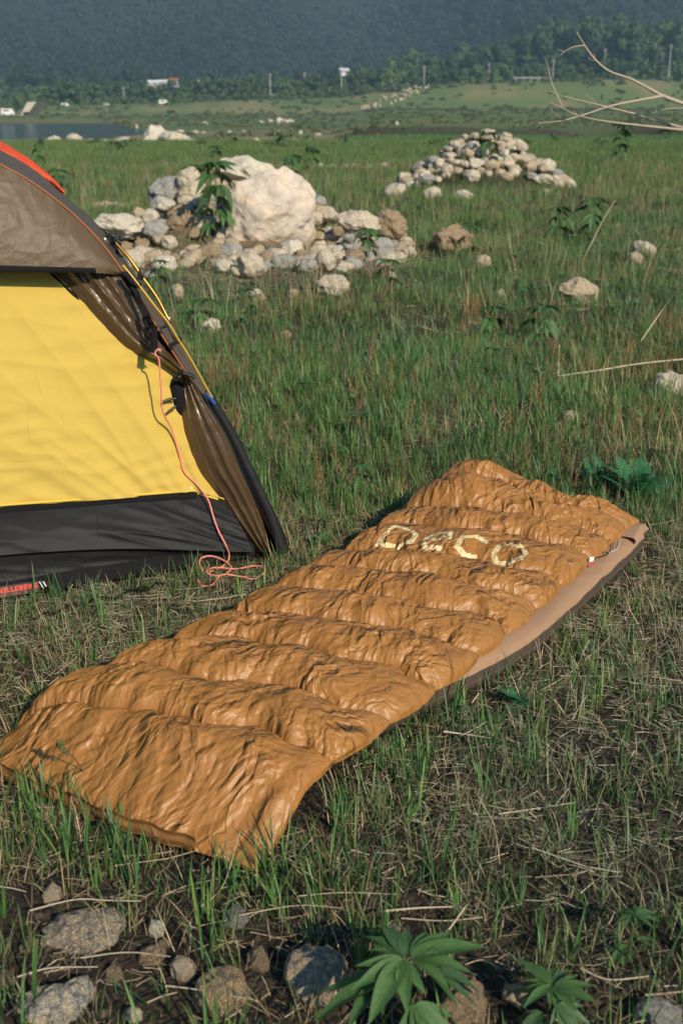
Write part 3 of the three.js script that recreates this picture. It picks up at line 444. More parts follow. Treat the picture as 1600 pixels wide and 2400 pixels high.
  { const p = onLevel(1382, 1318, 0.115); const b1 = gridGeo(4, 6, (u, v, o) => { o.set((u - 0.5) * 0.012 + v * 0.006, v * 0.016, 0.004 * Math.sin(v * 4)); o.add(p); }), b2 = gridGeo(6, 4, (u, v, o) => { o.set(-0.006 + u * 0.02, -0.008 + v * 0.007 - 0.004 * u * 0, 0.004 + 0.003 * u); o.add(p); }); mesh('white_tag', b1, T_WHITE, bag); mesh('red_tag', b2, std(0.6, 0.10, 0.07, 0.5), bag); }
}
// ---------------------------------------------------------------- stones
const granite = texture(512, (u, v, o) => { const a = tnoise(u, v, 26, 1), b = tnoise(u, v, 60, 2), c = tnoise(u, v, 7, 3), d = tnoise(u, v, 95, 4); let k = 205 + 18 * c + 14 * a; if (b > 0.42) k -= 70 * Math.min(1, (b - 0.42) * 5); if (d > 0.5) k -= 45; if (a < -0.55) k += 26; o[0] = k * (1 + 0.03 * c); o[1] = k; o[2] = k * (0.97 - 0.03 * c); });
const bleachedTex = texture(512, (u, v, o) => { const c = tnoise(u, v, 4, 31), a = tnoise(u, v, 12, 32), d = tnoise(u, v, 70, 33), e = Math.abs(tnoise(u, v, 6, 34)); const k = 226 + 14 * c + 12 * a + 16 * d - (e < 0.025 ? 30 : 0) - (d > 0.55 ? 30 : 0), w = sst(c + 0.5 * a, 0.1, 0.7); o[0] = k; o[1] = k - 5 * w; o[2] = k - 13 * w; });
const graniteDark = texture(512, (u, v, o) => { const a = tnoise(u, v, 22, 5), b = tnoise(u, v, 48, 6), c = tnoise(u, v, 5, 7), d = tnoise(u, v, 90, 8); let k = 178 + 34 * c + 26 * a + 20 * d; if (b > 0.25) k -= 95 * Math.min(1, (b - 0.25) * 5); if (d > 0.4) k -= 50; if (a > 0.45) k += 40; const w = sst(c, -0.2, 0.5); o[0] = k * (1 + 0.08 * w); o[1] = k; o[2] = k * (1 - 0.12 * w); });
const stoneBump = texture(512, (u, v, o) => { o[0] = o[1] = o[2] = 128 + 40 * tnoise(u, v, 8, 21) + 34 * tnoise(u, v, 24, 22) + 34 * tnoise(u, v, 70, 23); }, false);
const stoneMat = (r, g, b, map = granite, bs = 0.012) => new THREE.MeshStandardMaterial({ color: new THREE.Color().setRGB(r, g, b), map, bumpMap: stoneBump, bumpScale: bs * 0.35, roughness: 0.92 });
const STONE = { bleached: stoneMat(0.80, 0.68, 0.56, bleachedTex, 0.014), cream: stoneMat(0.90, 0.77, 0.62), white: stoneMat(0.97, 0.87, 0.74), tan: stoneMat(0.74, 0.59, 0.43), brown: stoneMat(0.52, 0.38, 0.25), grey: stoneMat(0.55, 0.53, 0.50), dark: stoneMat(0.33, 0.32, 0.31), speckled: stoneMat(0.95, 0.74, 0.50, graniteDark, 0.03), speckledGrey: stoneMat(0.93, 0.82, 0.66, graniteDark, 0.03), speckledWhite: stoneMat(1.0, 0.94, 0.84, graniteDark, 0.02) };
function stoneGeo(seed, detail, round = 0.75, lump = 0.12, uvScale = 3) {
  const r = rngOf(seed * 131 + 7); let g = new THREE.IcosahedronGeometry(1, detail); g.deleteAttribute('normal'); g.deleteAttribute('uv'); g = mergeVertices(g, 1e-4);
  const p = g.attributes.position, v = V(0, 0, 0), cuts = []; const nc = 5 + Math.floor(r() * 5);
  for (let i = 0; i < nc; i++) cuts.push([V(r() * 2 - 1, r() * 2 - 1, r() * 2 - 1).normalize(), lerp(0.62, 0.95, round * (0.6 + 0.4 * r()))]);
  for (let i = 0; i < p.count; i++) {
    v.fromBufferAttribute(p, i); const q = v.clone();
    for (const [n, d] of cuts) { const k = v.dot(n) - d; if (k > 0) v.addScaledVector(n, -k * 0.88); }
    const f = 1 + lump * n3(q.x * 1.3 + seed, q.y * 1.3, q.z * 1.3) + lump * 0.35 * n3(q.x * 3.2, q.y * 3.2 + seed, q.z * 3.2) + lump * 0.12 * n3(q.x * 8, q.y * 8, q.z * 8 + seed);
    v.multiplyScalar(f); p.setXYZ(i, v.x, v.y, v.z);
  }
  g.computeVertexNormals(); g = g.toNonIndexed(); const P = g.attributes.position, N = g.attributes.normal, uv = new Float32Array(P.count * 2), a = V(0, 0, 0), b = V(0, 0, 0), c = V(0, 0, 0);
  for (let i = 0; i < P.count; i += 3) { a.fromBufferAttribute(P, i); b.fromBufferAttribute(P, i + 1); c.fromBufferAttribute(P, i + 2); const n = b.clone().sub(a).cross(c.clone().sub(a)); const ax = Math.abs(n.x), ay = Math.abs(n.y), az = Math.abs(n.z);
    [a, b, c].forEach((q, k) => { const [s, t] = ay > ax && ay > az ? [q.x, q.z] : ax > az ? [q.z, q.y] : [q.x, q.y]; uv[(i + k) * 2] = s * 0.5 * uvScale / 3; uv[(i + k) * 2 + 1] = t * 0.5 * uvScale / 3; }); }
  g.setAttribute('uv', new THREE.BufferAttribute(uv, 2)); return g;
}
const SMALL = []; for (let i = 0; i < 9; i++) SMALL.push(stoneGeo(i + 3, 7, 0.15 + 0.08 * i, 0.13));
const BIG = []; for (let i = 0; i < 6; i++) BIG.push(stoneGeo(i + 40, 22, 0.35 + 0.06 * i, 0.14, 5));
const rockSpots = [];                       // [x, z, radius] where no grass grows
function stone(geo, mat, c, sx, sy, sz, turn, tilt, label, group, name = 'stone', category = 'stone') {
  const m = mesh(name, geo, mat); m.position.copy(c); m.scale.set(sx, sy, sz); m.rotation.set(tilt * 0.6, turn, tilt); rockSpots.push([c.x, c.z, Math.max(sx, sz) * 0.8]); return tag(m, label, category, group);
}
const zcOf = (p) => (EYE - p.y) * ST - p.z * CT;
// a stone resting on the ground, given where it shows and how wide and high it shows
function groundStone(px, py, w, h, mat, label, opt = {}) {
  const base = onLevel(px, py + h * (opt.foot ?? 0.3)); base.y = terrain(base.x, base.z);
  const zc = zcOf(base), W = w / 2800 * zc / 2, Dz = W * (opt.deep ?? 0.85), phi = Math.atan2(EYE, -base.z);
  const H = Math.max(W * 0.42, (h / 2800 * zc / 2 - Dz * Math.sin(phi) * 0.6) / Math.cos(phi)), sink = opt.sink ?? 0.3;
  return stone(opt.geo ?? SMALL[Math.floor(Math.abs(px * 7 + py * 3)) % 9], mat, V(base.x, base.y + H * (1 - sink * 1.3), base.z), W, H * (1 + sink * 0.3), Dz, opt.turn ?? (px * 0.7) % 3, opt.tilt ?? ((px % 7) - 3) * 0.06, label, opt.group, opt.name ?? 'stone', opt.category ?? 'stone');
}
// --- the heap with the big boulder
function heapStone(px, py, w, h, z, geo, mat, label, opt = {}) {
  const c = atDepth(px, py, z), zc = zcOf(c), W = w / 2800 * zc / 2, H = h / 2800 * zc / 2;
  return stone(geo, mat, c, W * 1.04, H * 1.06, (opt.deep ?? 0.9) * Math.max(W, H * 0.8), opt.turn ?? 0, opt.tilt ?? 0, label, opt.group, opt.name ?? 'boulder', opt.category ?? 'boulder');
}
heapStone(632, 500, 222, 205, -12.35, stoneGeo(97, 34, 0.62, 0.09, 2.5), STONE.bleached, 'largest pale boulder, smooth and rounded, in the middle of the nearer stone heap', { turn: 0.4, tilt: -0.12, deep: 0.8 });
heapStone(572, 410, 165, 92, -13.1, BIG[0], STONE.white, 'wide pale boulder peeping over the top of the largest boulder', { tilt: -0.22 });
heapStone(396, 452, 92, 72, -13.0, BIG[1], STONE.grey, 'flat-topped grey boulder at the back of the nearer heap', { tilt: 0.1 });
heapStone(449, 430, 62, 68, -12.85, BIG[2], STONE.cream, 'pointed pale stone beside the flat-topped grey boulder', { tilt: -0.1 });
heapStone(276, 532, 122, 58, -12.15, BIG[3], STONE.white, 'long low white rock at the tent side of the nearer heap', { tilt: -0.08 });
heapStone(838, 523, 98, 56, -12.3, BIG[4], STONE.cream, 'smooth oval boulder at the outer end of the nearer heap', { tilt: -0.15 });
heapStone(912, 526, 80, 60, -12.45, BIG[5], STONE.brown, 'brown layered rock beside the smooth oval boulder', { tilt: -0.35 });
{
  const r = rngOf(404), list = [[1070, 245, 75, 55], [1075, 285, 70, 50], [1125, 300, 90, 60], [1065, 315, 55, 50], [250, 300, 68, 58], [305, 310, 85, 62], [355, 252, 110, 66], [425, 295, 115, 85], [275, 378, 78, 54], [350, 372, 95, 84], [430, 368, 74, 54], [200, 438, 92, 64], [275, 422, 78, 54], [342, 442, 78, 88], [265, 467, 62, 38], [440, 412, 52, 54], [470, 455, 72, 44], [230, 505, 112, 84], [322, 492, 92, 64], [370, 532, 112, 76], [290, 582, 62, 44], [615, 162, 84, 50], [672, 166, 74, 48], [725, 158, 54, 48], [505, 203, 84, 54], [455, 208, 84, 54], [465, 245, 84, 58], [520, 255, 64, 64], [535, 320, 80, 60], [560, 380, 80, 60], [500, 340, 70, 50], [520, 420, 70, 50], [400, 470, 70, 50], [950, 460, 112, 86], [898, 492, 92, 64], [1045, 420, 92, 84], [1130, 442, 92, 64], [1165, 492, 82, 44], [1100, 515, 84, 90], [1020, 535, 102, 56], [1240, 492, 84, 54], [1190, 545, 92, 54], [765, 532, 130, 96], [700, 502, 84, 54], [762, 472, 84, 44], [1160, 377, 62, 44], [1210, 407, 54, 38], [640, 540, 90, 60], [600, 500, 80, 50], [1085, 465, 70, 50], [700, 560, 70, 44], [850, 520, 80, 40], [880, 440, 60, 40]];
  const tones = ['cream', 'cream', 'cream', 'white', 'tan', 'tan', 'brown', 'grey'];
  for (const [zx, zy, w, h] of list) {
    const px = 200 + zx * 0.5102, py = 350 + zy * 0.5102, W = w * 0.5102 * 1.1, H = h * 0.5102 * 1.15, by = py + H / 2;
    const z = by > 572 ? onLevel(px, by - 3).z : -12.1 - (572 - by) * 0.0065;
    const dark = zx > 415 && zx < 545 && zy > 340 && zy < 480;  // stones left of the tall weed: its cast shadow painted as darker stone colour
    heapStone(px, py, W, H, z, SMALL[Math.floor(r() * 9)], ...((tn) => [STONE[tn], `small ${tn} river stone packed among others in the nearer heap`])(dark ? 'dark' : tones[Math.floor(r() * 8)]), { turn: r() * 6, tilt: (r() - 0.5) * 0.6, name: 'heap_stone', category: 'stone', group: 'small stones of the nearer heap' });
  }
}
{ const r = rngOf(505), done = []; for (let k = 0, n = 0; k < 3000 && n < 150; k++) { const x = lerp(-2.45, 0.75, r()), z = lerp(-13.1, -10.9, r()); const q = Math.hypot((x + 0.85) / 1.65, (z + 12.1) / 1.15); if (q > 1 || Math.hypot(x + 0.72, (z + 12.3) * 1.1) < 0.5 || (q > 0.75 && r() < 0.5)) continue; const s = 0.045 + 0.075 * r() * r() + 0.02 * r(); if (done.some(([a, b, c]) => Math.hypot(x - a, z - b) < (s + c) * 0.75)) continue; done.push([x, z, s]); n++; const tn = ['cream', 'cream', 'white', 'tan', 'tan', 'brown', 'grey'][Math.floor(r() * 7)];
  stone(SMALL[Math.floor(r() * 9)], STONE[tn], V(x, terrain(x, z) + s * 0.4, z), s * (1.1 + 0.4 * r()), s * (0.75 + 0.3 * r()), s * 1.1, r() * 6, (r() - 0.5) * 0.6, `small ${tn} river stone packed among others in the nearer heap`, 'small stones of the nearer heap', 'heap_stone'); } }
// --- the far heap
{
  const r = rngOf(808), tones = ['cream', 'cream', 'white', 'tan', 'tan', 'grey', 'cream'], placed = [];
  let n = 0; for (let tries = 0; tries < 4000 && n < 190; tries++) {
    const a = r() * Math.PI * 2, q = Math.pow(r(), 0.6) * 1.62, x = 2.52 + Math.cos(a) * q * 1.0, z = -22.1 + Math.sin(a) * q * 0.8; if (z < -22.6) continue;
    const s = 0.055 + 0.085 * Math.pow(r(), 1.6) + (q > 1.2 ? 0.02 * r() : 0); if (placed.some(([bx, bz, bs]) => Math.hypot(x - bx, (z - bz) * 1.15) < (s + bs) * 0.68)) continue; placed.push([x, z, s]); n++; const tn = tones[Math.floor(r() * 7)], bigger = s > 0.1 ? 'larger' : 'smaller';
    stone(SMALL[Math.floor(r() * 9)], STONE[tn], V(x, terrain(x, z) + s * 0.35, z), s * (1.05 + 0.4 * r()), s * (0.75 + 0.3 * r()), s * 1.1, r() * 6, (r() - 0.5) * 0.7, `${bigger} rounded ${tn} stone piled in the far cone-shaped heap`, 'stones of the far heap', 'heap_stone');
  }
  heapStone(1150, 330, 80, 24, -22.3, SMALL[2], STONE.tan, 'flat tan slab lying on the summit of the far heap', { tilt: 0.12, turn: 0.3 });
}
// --- loose stones in the meadow
groundStone(1350, 695, 94, 66, STONE.tan, 'single rounded dome-shaped stone in the grass, middle distance', { geo: BIG[2], sink: 0.2 });
groundStone(1060, 572, 112, 78, STONE.brown, 'wrinkled layered brown rock alone in the grass beyond the bag', { geo: BIG[5], tilt: -0.3 });
groundStone(1128, 618, 52, 44, STONE.tan, 'small tan stone touching the wrinkled brown rock', { tilt: -0.3 });
groundStone(780, 676, 78, 60, STONE.cream, 'round cream stone in front of the nearer heap', { geo: BIG[1], sink: 0.15 });
groundStone(493, 768, 50, 44, STONE.white, 'white stone in the grass just beyond the tent pole', {});
groundStone(670, 778, 32, 24, STONE.tan, 'little pale stone in the grass below the nearer heap', {});
groundStone(1508, 590, 62, 44, STONE.cream, 'pale split stone in the tall grass near the bare branch', { tilt: 0.5 });
groundStone(1486, 608, 40, 36, STONE.tan, 'tan stone leaning on the pale split stone', {});
groundStone(1572, 895, 96, 84, STONE.cream, 'pale stone cut by the edge of the picture, beside the straight stick', { geo: BIG[3] });
groundStone(1335, 990, 42, 30, STONE.tan, 'small tan stone half hidden in grass beyond the bag hood', {});
groundStone(1172, 692, 32, 30, STONE.tan, 'small stone in grass between the brown rock and the dome-shaped stone', {});
groundStone(921, 452, 62, 50, STONE.cream, 'slanted pale block at the foot of the far heap', { tilt: -0.5 });
groundStone(1012, 464, 44, 38, STONE.cream, 'pale stone lying just in front of the far heap', {});
groundStone(1080, 466, 58, 30, STONE.white, 'long white stone in front of the far heap, nearest of them', {});
groundStone(1283, 458, 30, 18, STONE.cream, 'small pale stone at the right foot of the far heap', {});
groundStone(1312, 416, 32, 36, STONE.cream, 'upright pale stone at the right end of the far heap', { tilt: 0.2 });
groundStone(1565, 442, 26, 20, STONE.grey, 'small grey stone in the meadow below the bare branch', {});
groundStone(1590, 448, 34, 18, STONE.tan, 'flat tan stone at the picture edge below the bare branch', {});
groundStone(688, 690, 0.1 + 34, 26, STONE.tan, 'small tan stone among the dry stalks below the largest boulder', {});
groundStone(602, 690, 46, 32, STONE.cream, 'cream stone in dry grass below the ragweed plant', {});
groundStone(917, 652, 26, 22, STONE.white, 'tiny white stone in grass beside the round cream stone', {});
groundStone(417, 690, 36, 44, STONE.tan, 'tan stone standing by the tent poles', {});
{ const r = rngOf(31); for (let i = 0; i < 14; i++) groundStone(735 + i * 13 + r() * 8, 388 + r() * 5 - 2, 14 + r() * 12, 9 + r() * 6, STONE[['cream', 'white', 'tan'][i % 3]], 'small pale stone in the low row beyond the nearer heap', { group: 'row of small stones beyond the nearer heap', name: 'row_stone' });
  for (let i = 0; i < 7; i++) groundStone(225 + i * 14 + r() * 8, 470 + r() * 6, 24 + r() * 18, 10 + r() * 5, STONE[['cream', 'tan'][i % 2]], 'flat pale stone in the grass behind the tent poles', { group: 'flat stones behind the tent', name: 'flat_stone' }); }
// --- stones at the photographer's feet
const NEAR = (zx, zy, w, h, m, label, opt = {}) => groundStone(zx * 0.5102, 1950 + zy * 0.5102, w * 0.5102, h * 0.5102, STONE[m], label, { sink: 0.58, foot: 0.22, ...opt });
NEAR(390, 430, 360, 215, 'speckledGrey', 'broad flat-topped granite block sunk in the soil, nearest the bag foot', { geo: stoneGeo(201, 26, 0.45, 0.16, 4), turn: 0.2, tilt: 0.1 });
NEAR(135, 500, 110, 95, 'speckled', 'brown granite lump against the broad flat-topped block', { geo: BIG[0] });
NEAR(270, 760, 350, 240, 'speckledWhite', 'white granite rock with black flecks in the bottom corner', { geo: stoneGeo(205, 26, 0.4, 0.2, 4), turn: 1.1, tilt: 0.05 });
NEAR(715, 445, 92, 92, 'white', 'small clean white stone on bare soil', { sink: 0.2 });
NEAR(240, 290, 105, 78, 'tan', 'smooth tan pebble on soil above the broad granite block', { sink: 0.2, tilt: 0.4 });
NEAR(700, 565, 135, 110, 'speckled', 'brown flat pebble between the granite rocks', {});
NEAR(835, 635, 150, 125, 'tan', 'smooth beige elongated stone leaning beside the round granite', { sink: 0.25, tilt: -0.5, turn: 0.5 });
NEAR(1020, 705, 300, 220, 'speckled', 'round brown speckled granite dome in the foreground', { geo: stoneGeo(209, 26, 0.9, 0.08, 4) });
NEAR(1190, 585, 125, 140, 'speckled', 'small speckled stone between the two granite domes', { geo: BIG[4] });
NEAR(1450, 640, 345, 290, 'speckledGrey', 'large grey speckled granite dome beside the big leafy plant', { geo: stoneGeo(211, 26, 0.85, 0.1, 4) });
NEAR(20, 675, 95, 110, 'speckled', 'speckled stone cut off at the picture edge near the bottom corner', { geo: BIG[2] });
NEAR(525, 655, 95, 85, 'speckled', 'brown stone behind the white flecked rock', {});
NEAR(612, 845, 95, 100, 'cream', 'cream pebble among grass blades at the bottom', {});
NEAR(475, 838, 46, 52, 'brown', 'tiny brown pebble at the bottom beside the white flecked rock', {});
NEAR(755, 505, 64, 52, 'speckled', 'tiny speckled pebble under the clean white stone', {});
NEAR(845, 478, 34, 42, 'brown', 'tiny orange-brown pebble on the soil', {});
NEAR(1080, 400, 150, 50, 'dark', 'dark flat stone under dry stalks', {});
NEAR(905, 782, 54, 30, 'tan', 'tiny tan pebble in front of the beige stone', {});
groundStone(1085, 2345, 116, 120, STONE.speckled, 'brown granite stone shaded by the big leafy plant', { geo: BIG[5], sink: 0.4 });
groundStone(1205, 2325, 64, 66, STONE.tan, 'tan stone between the two leafy foreground plants', { sink: 0.35 });
groundStone(1540, 2378, 130, 60, STONE.grey, 'grey stone in the bottom corner under dry stalks', { geo: BIG[1], sink: 0.4 });
groundStone(920, 2172, 42, 24, STONE.grey, 'small grey stone above the big leafy plant', {});

// ---------------------------------------------------------------- leafy plants
function leafBlade(L, W, bend, fold, base = 0.12, nv = 9) {     // one lobe: along +z, upper side +y
  return gridGeo(5, nv, (u, v, o) => { const s = (u - 0.5) * 2, w = W * (base * (1 - v) + Math.pow(Math.sin(Math.PI * Math.pow(v, 0.72)), 0.9) * (1 - 0.12 * v)); o.set(s * w * 0.5, fold * Math.abs(s) * w - bend * v * v * L + 0.02 * L * Math.sin(v * 9 + s * 2) * 0.25, v * L); return [u, v]; });
}
function palmate(L, lobes, bend, seed) {
  const r = rngOf(seed), list = [], n = lobes; for (let i = 0; i < n; i++) { const a = (i - (n - 1) / 2) / Math.max(1, (n - 1) / 2), l = L * (1 - 0.38 * Math.abs(a)) * (0.92 + 0.16 * r()); const g = leafBlade(l, l * (0.27 - 0.04 * Math.abs(a)), bend * (0.8 + 0.5 * r()), 0.18, 0.4); g.rotateZ(-a * 0.12); g.rotateY(-a * (n > 3 ? 1.05 : 0.78) + (r() - 0.5) * 0.1); g.translate(0, i * 0.0006, 0); list.push(g); }
  return merge(list);
}
const veins = texture(256, (u, v, o) => { const k = 205 + 22 * tnoise(u, v, 9) + 18 * tnoise(u, v, 40, 2); const m = Math.abs(u - 0.5) < 0.018 || Math.abs(((v * 9 + Math.abs(u - 0.5) * 6) % 1) - 0.5) < 0.04; o[0] = m ? k * 1.12 : k; o[1] = m ? k * 1.06 : k; o[2] = m ? k * 1.05 : k; });
const LEAF = [[0.040, 0.130, 0.042], [0.048, 0.145, 0.040], [0.036, 0.112, 0.040]].map(([r, g, b]) => phys(r * 1.9, g * 1.45, b * 1.3, 0.62, { map: veins, transmission: 0.0 }));
const STEM = std(0.09, 0.15, 0.05, 0.7), STEM_RED = std(0.13, 0.05, 0.03, 0.7);
const PAL = {}; function palGeo(n, b, s) { const k = n + '|' + b + '|' + s; return PAL[k] ??= palmate(1, n, b, s); }
function ragweed(p, H, leafL, pairs, seed, label, opt = {}) {
  const r = rngOf(seed), t = thing(opt.name ?? 'leafy_weed', label, 'plant', [p.x, p.y, p.z], r() * 6, opt.group);
  const lean = V((r() - 0.5) * 0.12, 1, (r() - 0.5) * 0.12);
  mesh('stem', taper([V(0, -0.02, 0), lean.clone().multiplyScalar(H * 0.5).add(V(0.01 * H, 0, 0)), lean.clone().multiplyScalar(H)], Math.max(0.002, H * 0.014), Math.max(0.0012, H * 0.006), 10, 6), STEM, t);
  for (let k = 0; k < pairs; k++) {
    const f = pairs > 1 ? lerp(opt.low ?? 0.35, 1, k / (pairs - 1)) : 1, y = lean.clone().multiplyScalar(H * f), top = k === pairs - 1;
    for (let j = 0; j < (top ? (opt.top ?? 4) : 2); j++) {
      const a = k * 1.57 + j * (top ? 6.283 / (opt.top ?? 4) : Math.PI) + (r() - 0.5) * 0.5, L = leafL * (top ? 0.72 + 0.3 * r() : 0.85 + 0.3 * r()) * (k === 0 && pairs > 3 ? 0.75 : 1), lift = top ? 0.5 + 0.5 * r() : 0.15 + 0.35 * r();
      const dir = V(Math.sin(a) * Math.cos(lift), Math.sin(lift), Math.cos(a) * Math.cos(lift)), pe = y.clone().addScaledVector(dir, L * (top ? 0.12 : 0.28));
      mesh('leaf_stalk', taper([y, y.clone().lerp(pe, 0.5).add(V(0, L * 0.02, 0)), pe], L * 0.014, L * 0.009, 5, 5), STEM, t);
      const m = mesh('leaf', palGeo(r() < 0.5 ? 3 : 5, [0.12, 0.22, 0.35][Math.floor(r() * 3)], Math.floor(r() * 2)), LEAF[Math.floor(r() * 3)], t); m.position.copy(pe); m.scale.setScalar(L); m.rotation.set(0, a, 0); m.rotateX((top ? -0.25 + 0.5 * r() : 0.1 + 0.45 * r()) + (leafL > 0.118 ? 0.22 : 0)); m.rotateZ((r() - 0.5) * 0.4);
    }
  }
  return t;
}
const atG = (px, py) => { const p = onLevel(px, py, 0); p.y = terrain(p.x, p.z); return p; };
ragweed(onLevel(938, 2450, 0.0), 0.16, 0.112, 3, 901, 'big leafy weed with long pointed lobed leaves at the bottom of the picture', { top: 3, low: 0.55 });
ragweed(onLevel(1285, 2420, 0.0), 0.085, 0.075, 3, 902, 'smaller lobed-leaf weed at the bottom, beside the big leafy one', { top: 4, low: 0.5 });
ragweed(onLevel(1475, 2250, 0.0), 0.085, 0.05, 2, 903, 'young lobed-leaf weed near the right edge in the foreground', { top: 4 });
ragweed(atG(507, 604), 0.70, 0.25, 6, 904, 'tall dark green lobed-leaf weed standing in front of the largest boulder', { top: 8, low: 0.2 });
ragweed(atG(575, 735), 0.17, 0.14, 2, 905, 'low lobed-leaf weed in dry grass below the tall weed', { top: 5 });
ragweed(atG(478, 760), 0.14, 0.15, 2, 906, 'low broad weed over the white stone by the tent pole', { top: 5 });
ragweed(atG(375, 672), 0.20, 0.12, 3, 907, 'small weed right beside the upper tent poles', { top: 4 });
ragweed(atG(1158, 800), 0.24, 0.13, 3, 908, 'lobed-leaf weed in the meadow, the left one of a pair before the dome-shaped stone', { top: 5 });
ragweed(atG(1258, 815), 0.26, 0.15, 3, 909, 'lobed-leaf weed in the meadow, taller one of a pair before the dome-shaped stone', { top: 5 });
ragweed(atG(851, 1030), 0.12, 0.085, 1, 910, 'single rosette weed standing out of the grass between tent and hood', { top: 7 });
ragweed(atG(846, 1175), 0.13, 0.07, 3, 911, 'small weed close against the far side of the bag hood', { top: 3 });
ragweed(atG(1390, 560), 0.42, 0.24, 4, 912, 'dark broad-leaved weed in tall grass below the bare branch', { top: 4 });
ragweed(atG(1310, 560), 0.34, 0.2, 3, 913, 'darker weed next to a white dead stalk in the tall grass', { top: 4 });
ragweed(atG(765, 560), 0.3, 0.2, 3, 914, 'weed growing out of the stones right of the largest boulder', { top: 4 });
ragweed(atG(858, 610), 0.3, 0.2, 3, 915, 'weed in front of the smooth oval boulder', { top: 5 });
ragweed(atG(905, 680), 0.22, 0.15, 3, 916, 'weed around the tiny white stone in the meadow', { top: 4 });
ragweed(atG(1145, 452), 0.5, 0.26, 3, 917, 'dark weed growing at the middle of the far heap', { top: 4 });
ragweed(atG(1098, 612), 0.3, 0.2, 3, 918, 'weed rising behind the wrinkled brown rock', { top: 4 });
ragweed(atG(1155, 880), 0.1, 0.08, 1, 919, 'flat little rosette weed in the meadow straight above the hood', { top: 6 });
ragweed(atG(715, 935), 0.09, 0.07, 1, 920, 'little rosette weed in the meadow right of the peg', { top: 5 });
ragweed(atG(800, 1105), 0.1, 0.06, 2, 921, 'thin young weed in the grass left of the hood', { top: 3 });
ragweed(atG(1450, 395), 0.95, 0.34, 5, 922, 'tall bushy weed far out in the meadow under the bare branch', { top: 6 });
{ const r = rngOf(55); for (let i = 0; i < 26; i++) { const px = r() * 1600, py = 345 + Math.pow(r(), 1.5) * 130; if (px > 900 && px < 1330 && py > 345) continue; if (px < 1000 && px > 200 && py > 440) continue; const p = atG(px, py); ragweed(p, 0.25 + 0.3 * r(), 0.2 + 0.14 * r(), 3, 1000 + i, 'leafy weed clump scattered through the far meadow', { top: 5, group: 'weeds of the far meadow', name: 'meadow_weed' }); } }
// feathery mugwort
function feather(L, seed) { const r = rngOf(seed), list = [taper([V(0, 0, 0), V(0, L * 0.06, L * 0.5), V(0, -0.02 * L, L)], L * 0.012, L * 0.004, 6, 4)]; for (let i = 2; i < 9; i++) for (const s of [-1, 1]) { const v = i / 9, l = L * 0.32 * Math.sin(Math.PI * (0.25 + v * 0.7)); for (let k = 0; k < 3; k++) { const g = leafBlade(l * (0.5 + 0.25 * (k === 1 ? 2 : 0.6)), l * 0.16, 0.1, 0.1, 0.3, 4); g.rotateY(s * (0.75 + (k - 1) * 0.45)); g.translate(s * l * 0.12 * k, L * 0.06 * Math.sin(v * 3), v * L * 0.96); list.push(g); } } return merge(list); }
const FE = [feather(1, 1), feather(1, 2)], FEM = std(0.030, 0.150, 0.055, 0.65);
function mugwort(p, R, n, seed, label) { const r = rngOf(seed), t = thing('feathery_weed', label, 'plant', [p.x, p.y, p.z]); for (let i = 0; i < n; i++) { const a = r() * 6.283, m = mesh('leaf', FE[i % 2], FEM, t); m.position.set((r() - 0.5) * R * 0.4, R * 0.5 * r(), (r() - 0.5) * R * 0.4); m.scale.setScalar(R * (0.6 + 0.5 * r())); m.rotation.set(0, a, 0); m.rotateX(-0.25 - 0.7 * r()); } mesh('stem', taper([V(0, -0.02, 0), V(0.004, R * 0.4, 0), V(0, R * 0.8, 0.005)], R * 0.02, R * 0.01, 6, 5), STEM, t); }
mugwort(atG(1490, 1175), 0.15, 22, 61, 'feathery bright green weed behind the mattress head'); mugwort(atG(1215, 1665), 0.055, 12, 62, 'tiny feathery weed in the straw beside the mattress'); mugwort(atG(1410, 1150), 0.12, 14, 63, 'feathery weed just behind the right corner of the hood');
// flower spike leaning over the bag foot
{ const b = onLevel(218, 1852, 0.0), tip = onLevel(132, 1732, 0.19), t = thing('weed_stalk', 'dark red weed stalk with a green flower head leaning over the bag foot', 'plant', b.toArray()); const d = tip.clone().sub(b); mesh('stem', taper([V(0, 0, 0), d.clone().multiplyScalar(0.5).add(V(0.006, 0.006, 0)), d], 0.0016, 0.0009, 14, 5), STEM_RED, t);
  const fl = []; const r = rngOf(3); for (let i = 0; i < 26; i++) { const f = 0.72 + 0.28 * r(); const s = new THREE.IcosahedronGeometry(0.0022 + 0.0022 * f * r(), 1); s.translate(d.x * f + (r() - 0.5) * 0.012, d.y * f + (r() - 0.5) * 0.01, d.z * f + (r() - 0.5) * 0.012); fl.push(s); } mesh('flower_head', merge(fl), std(0.10, 0.11, 0.03, 0.8), t); }

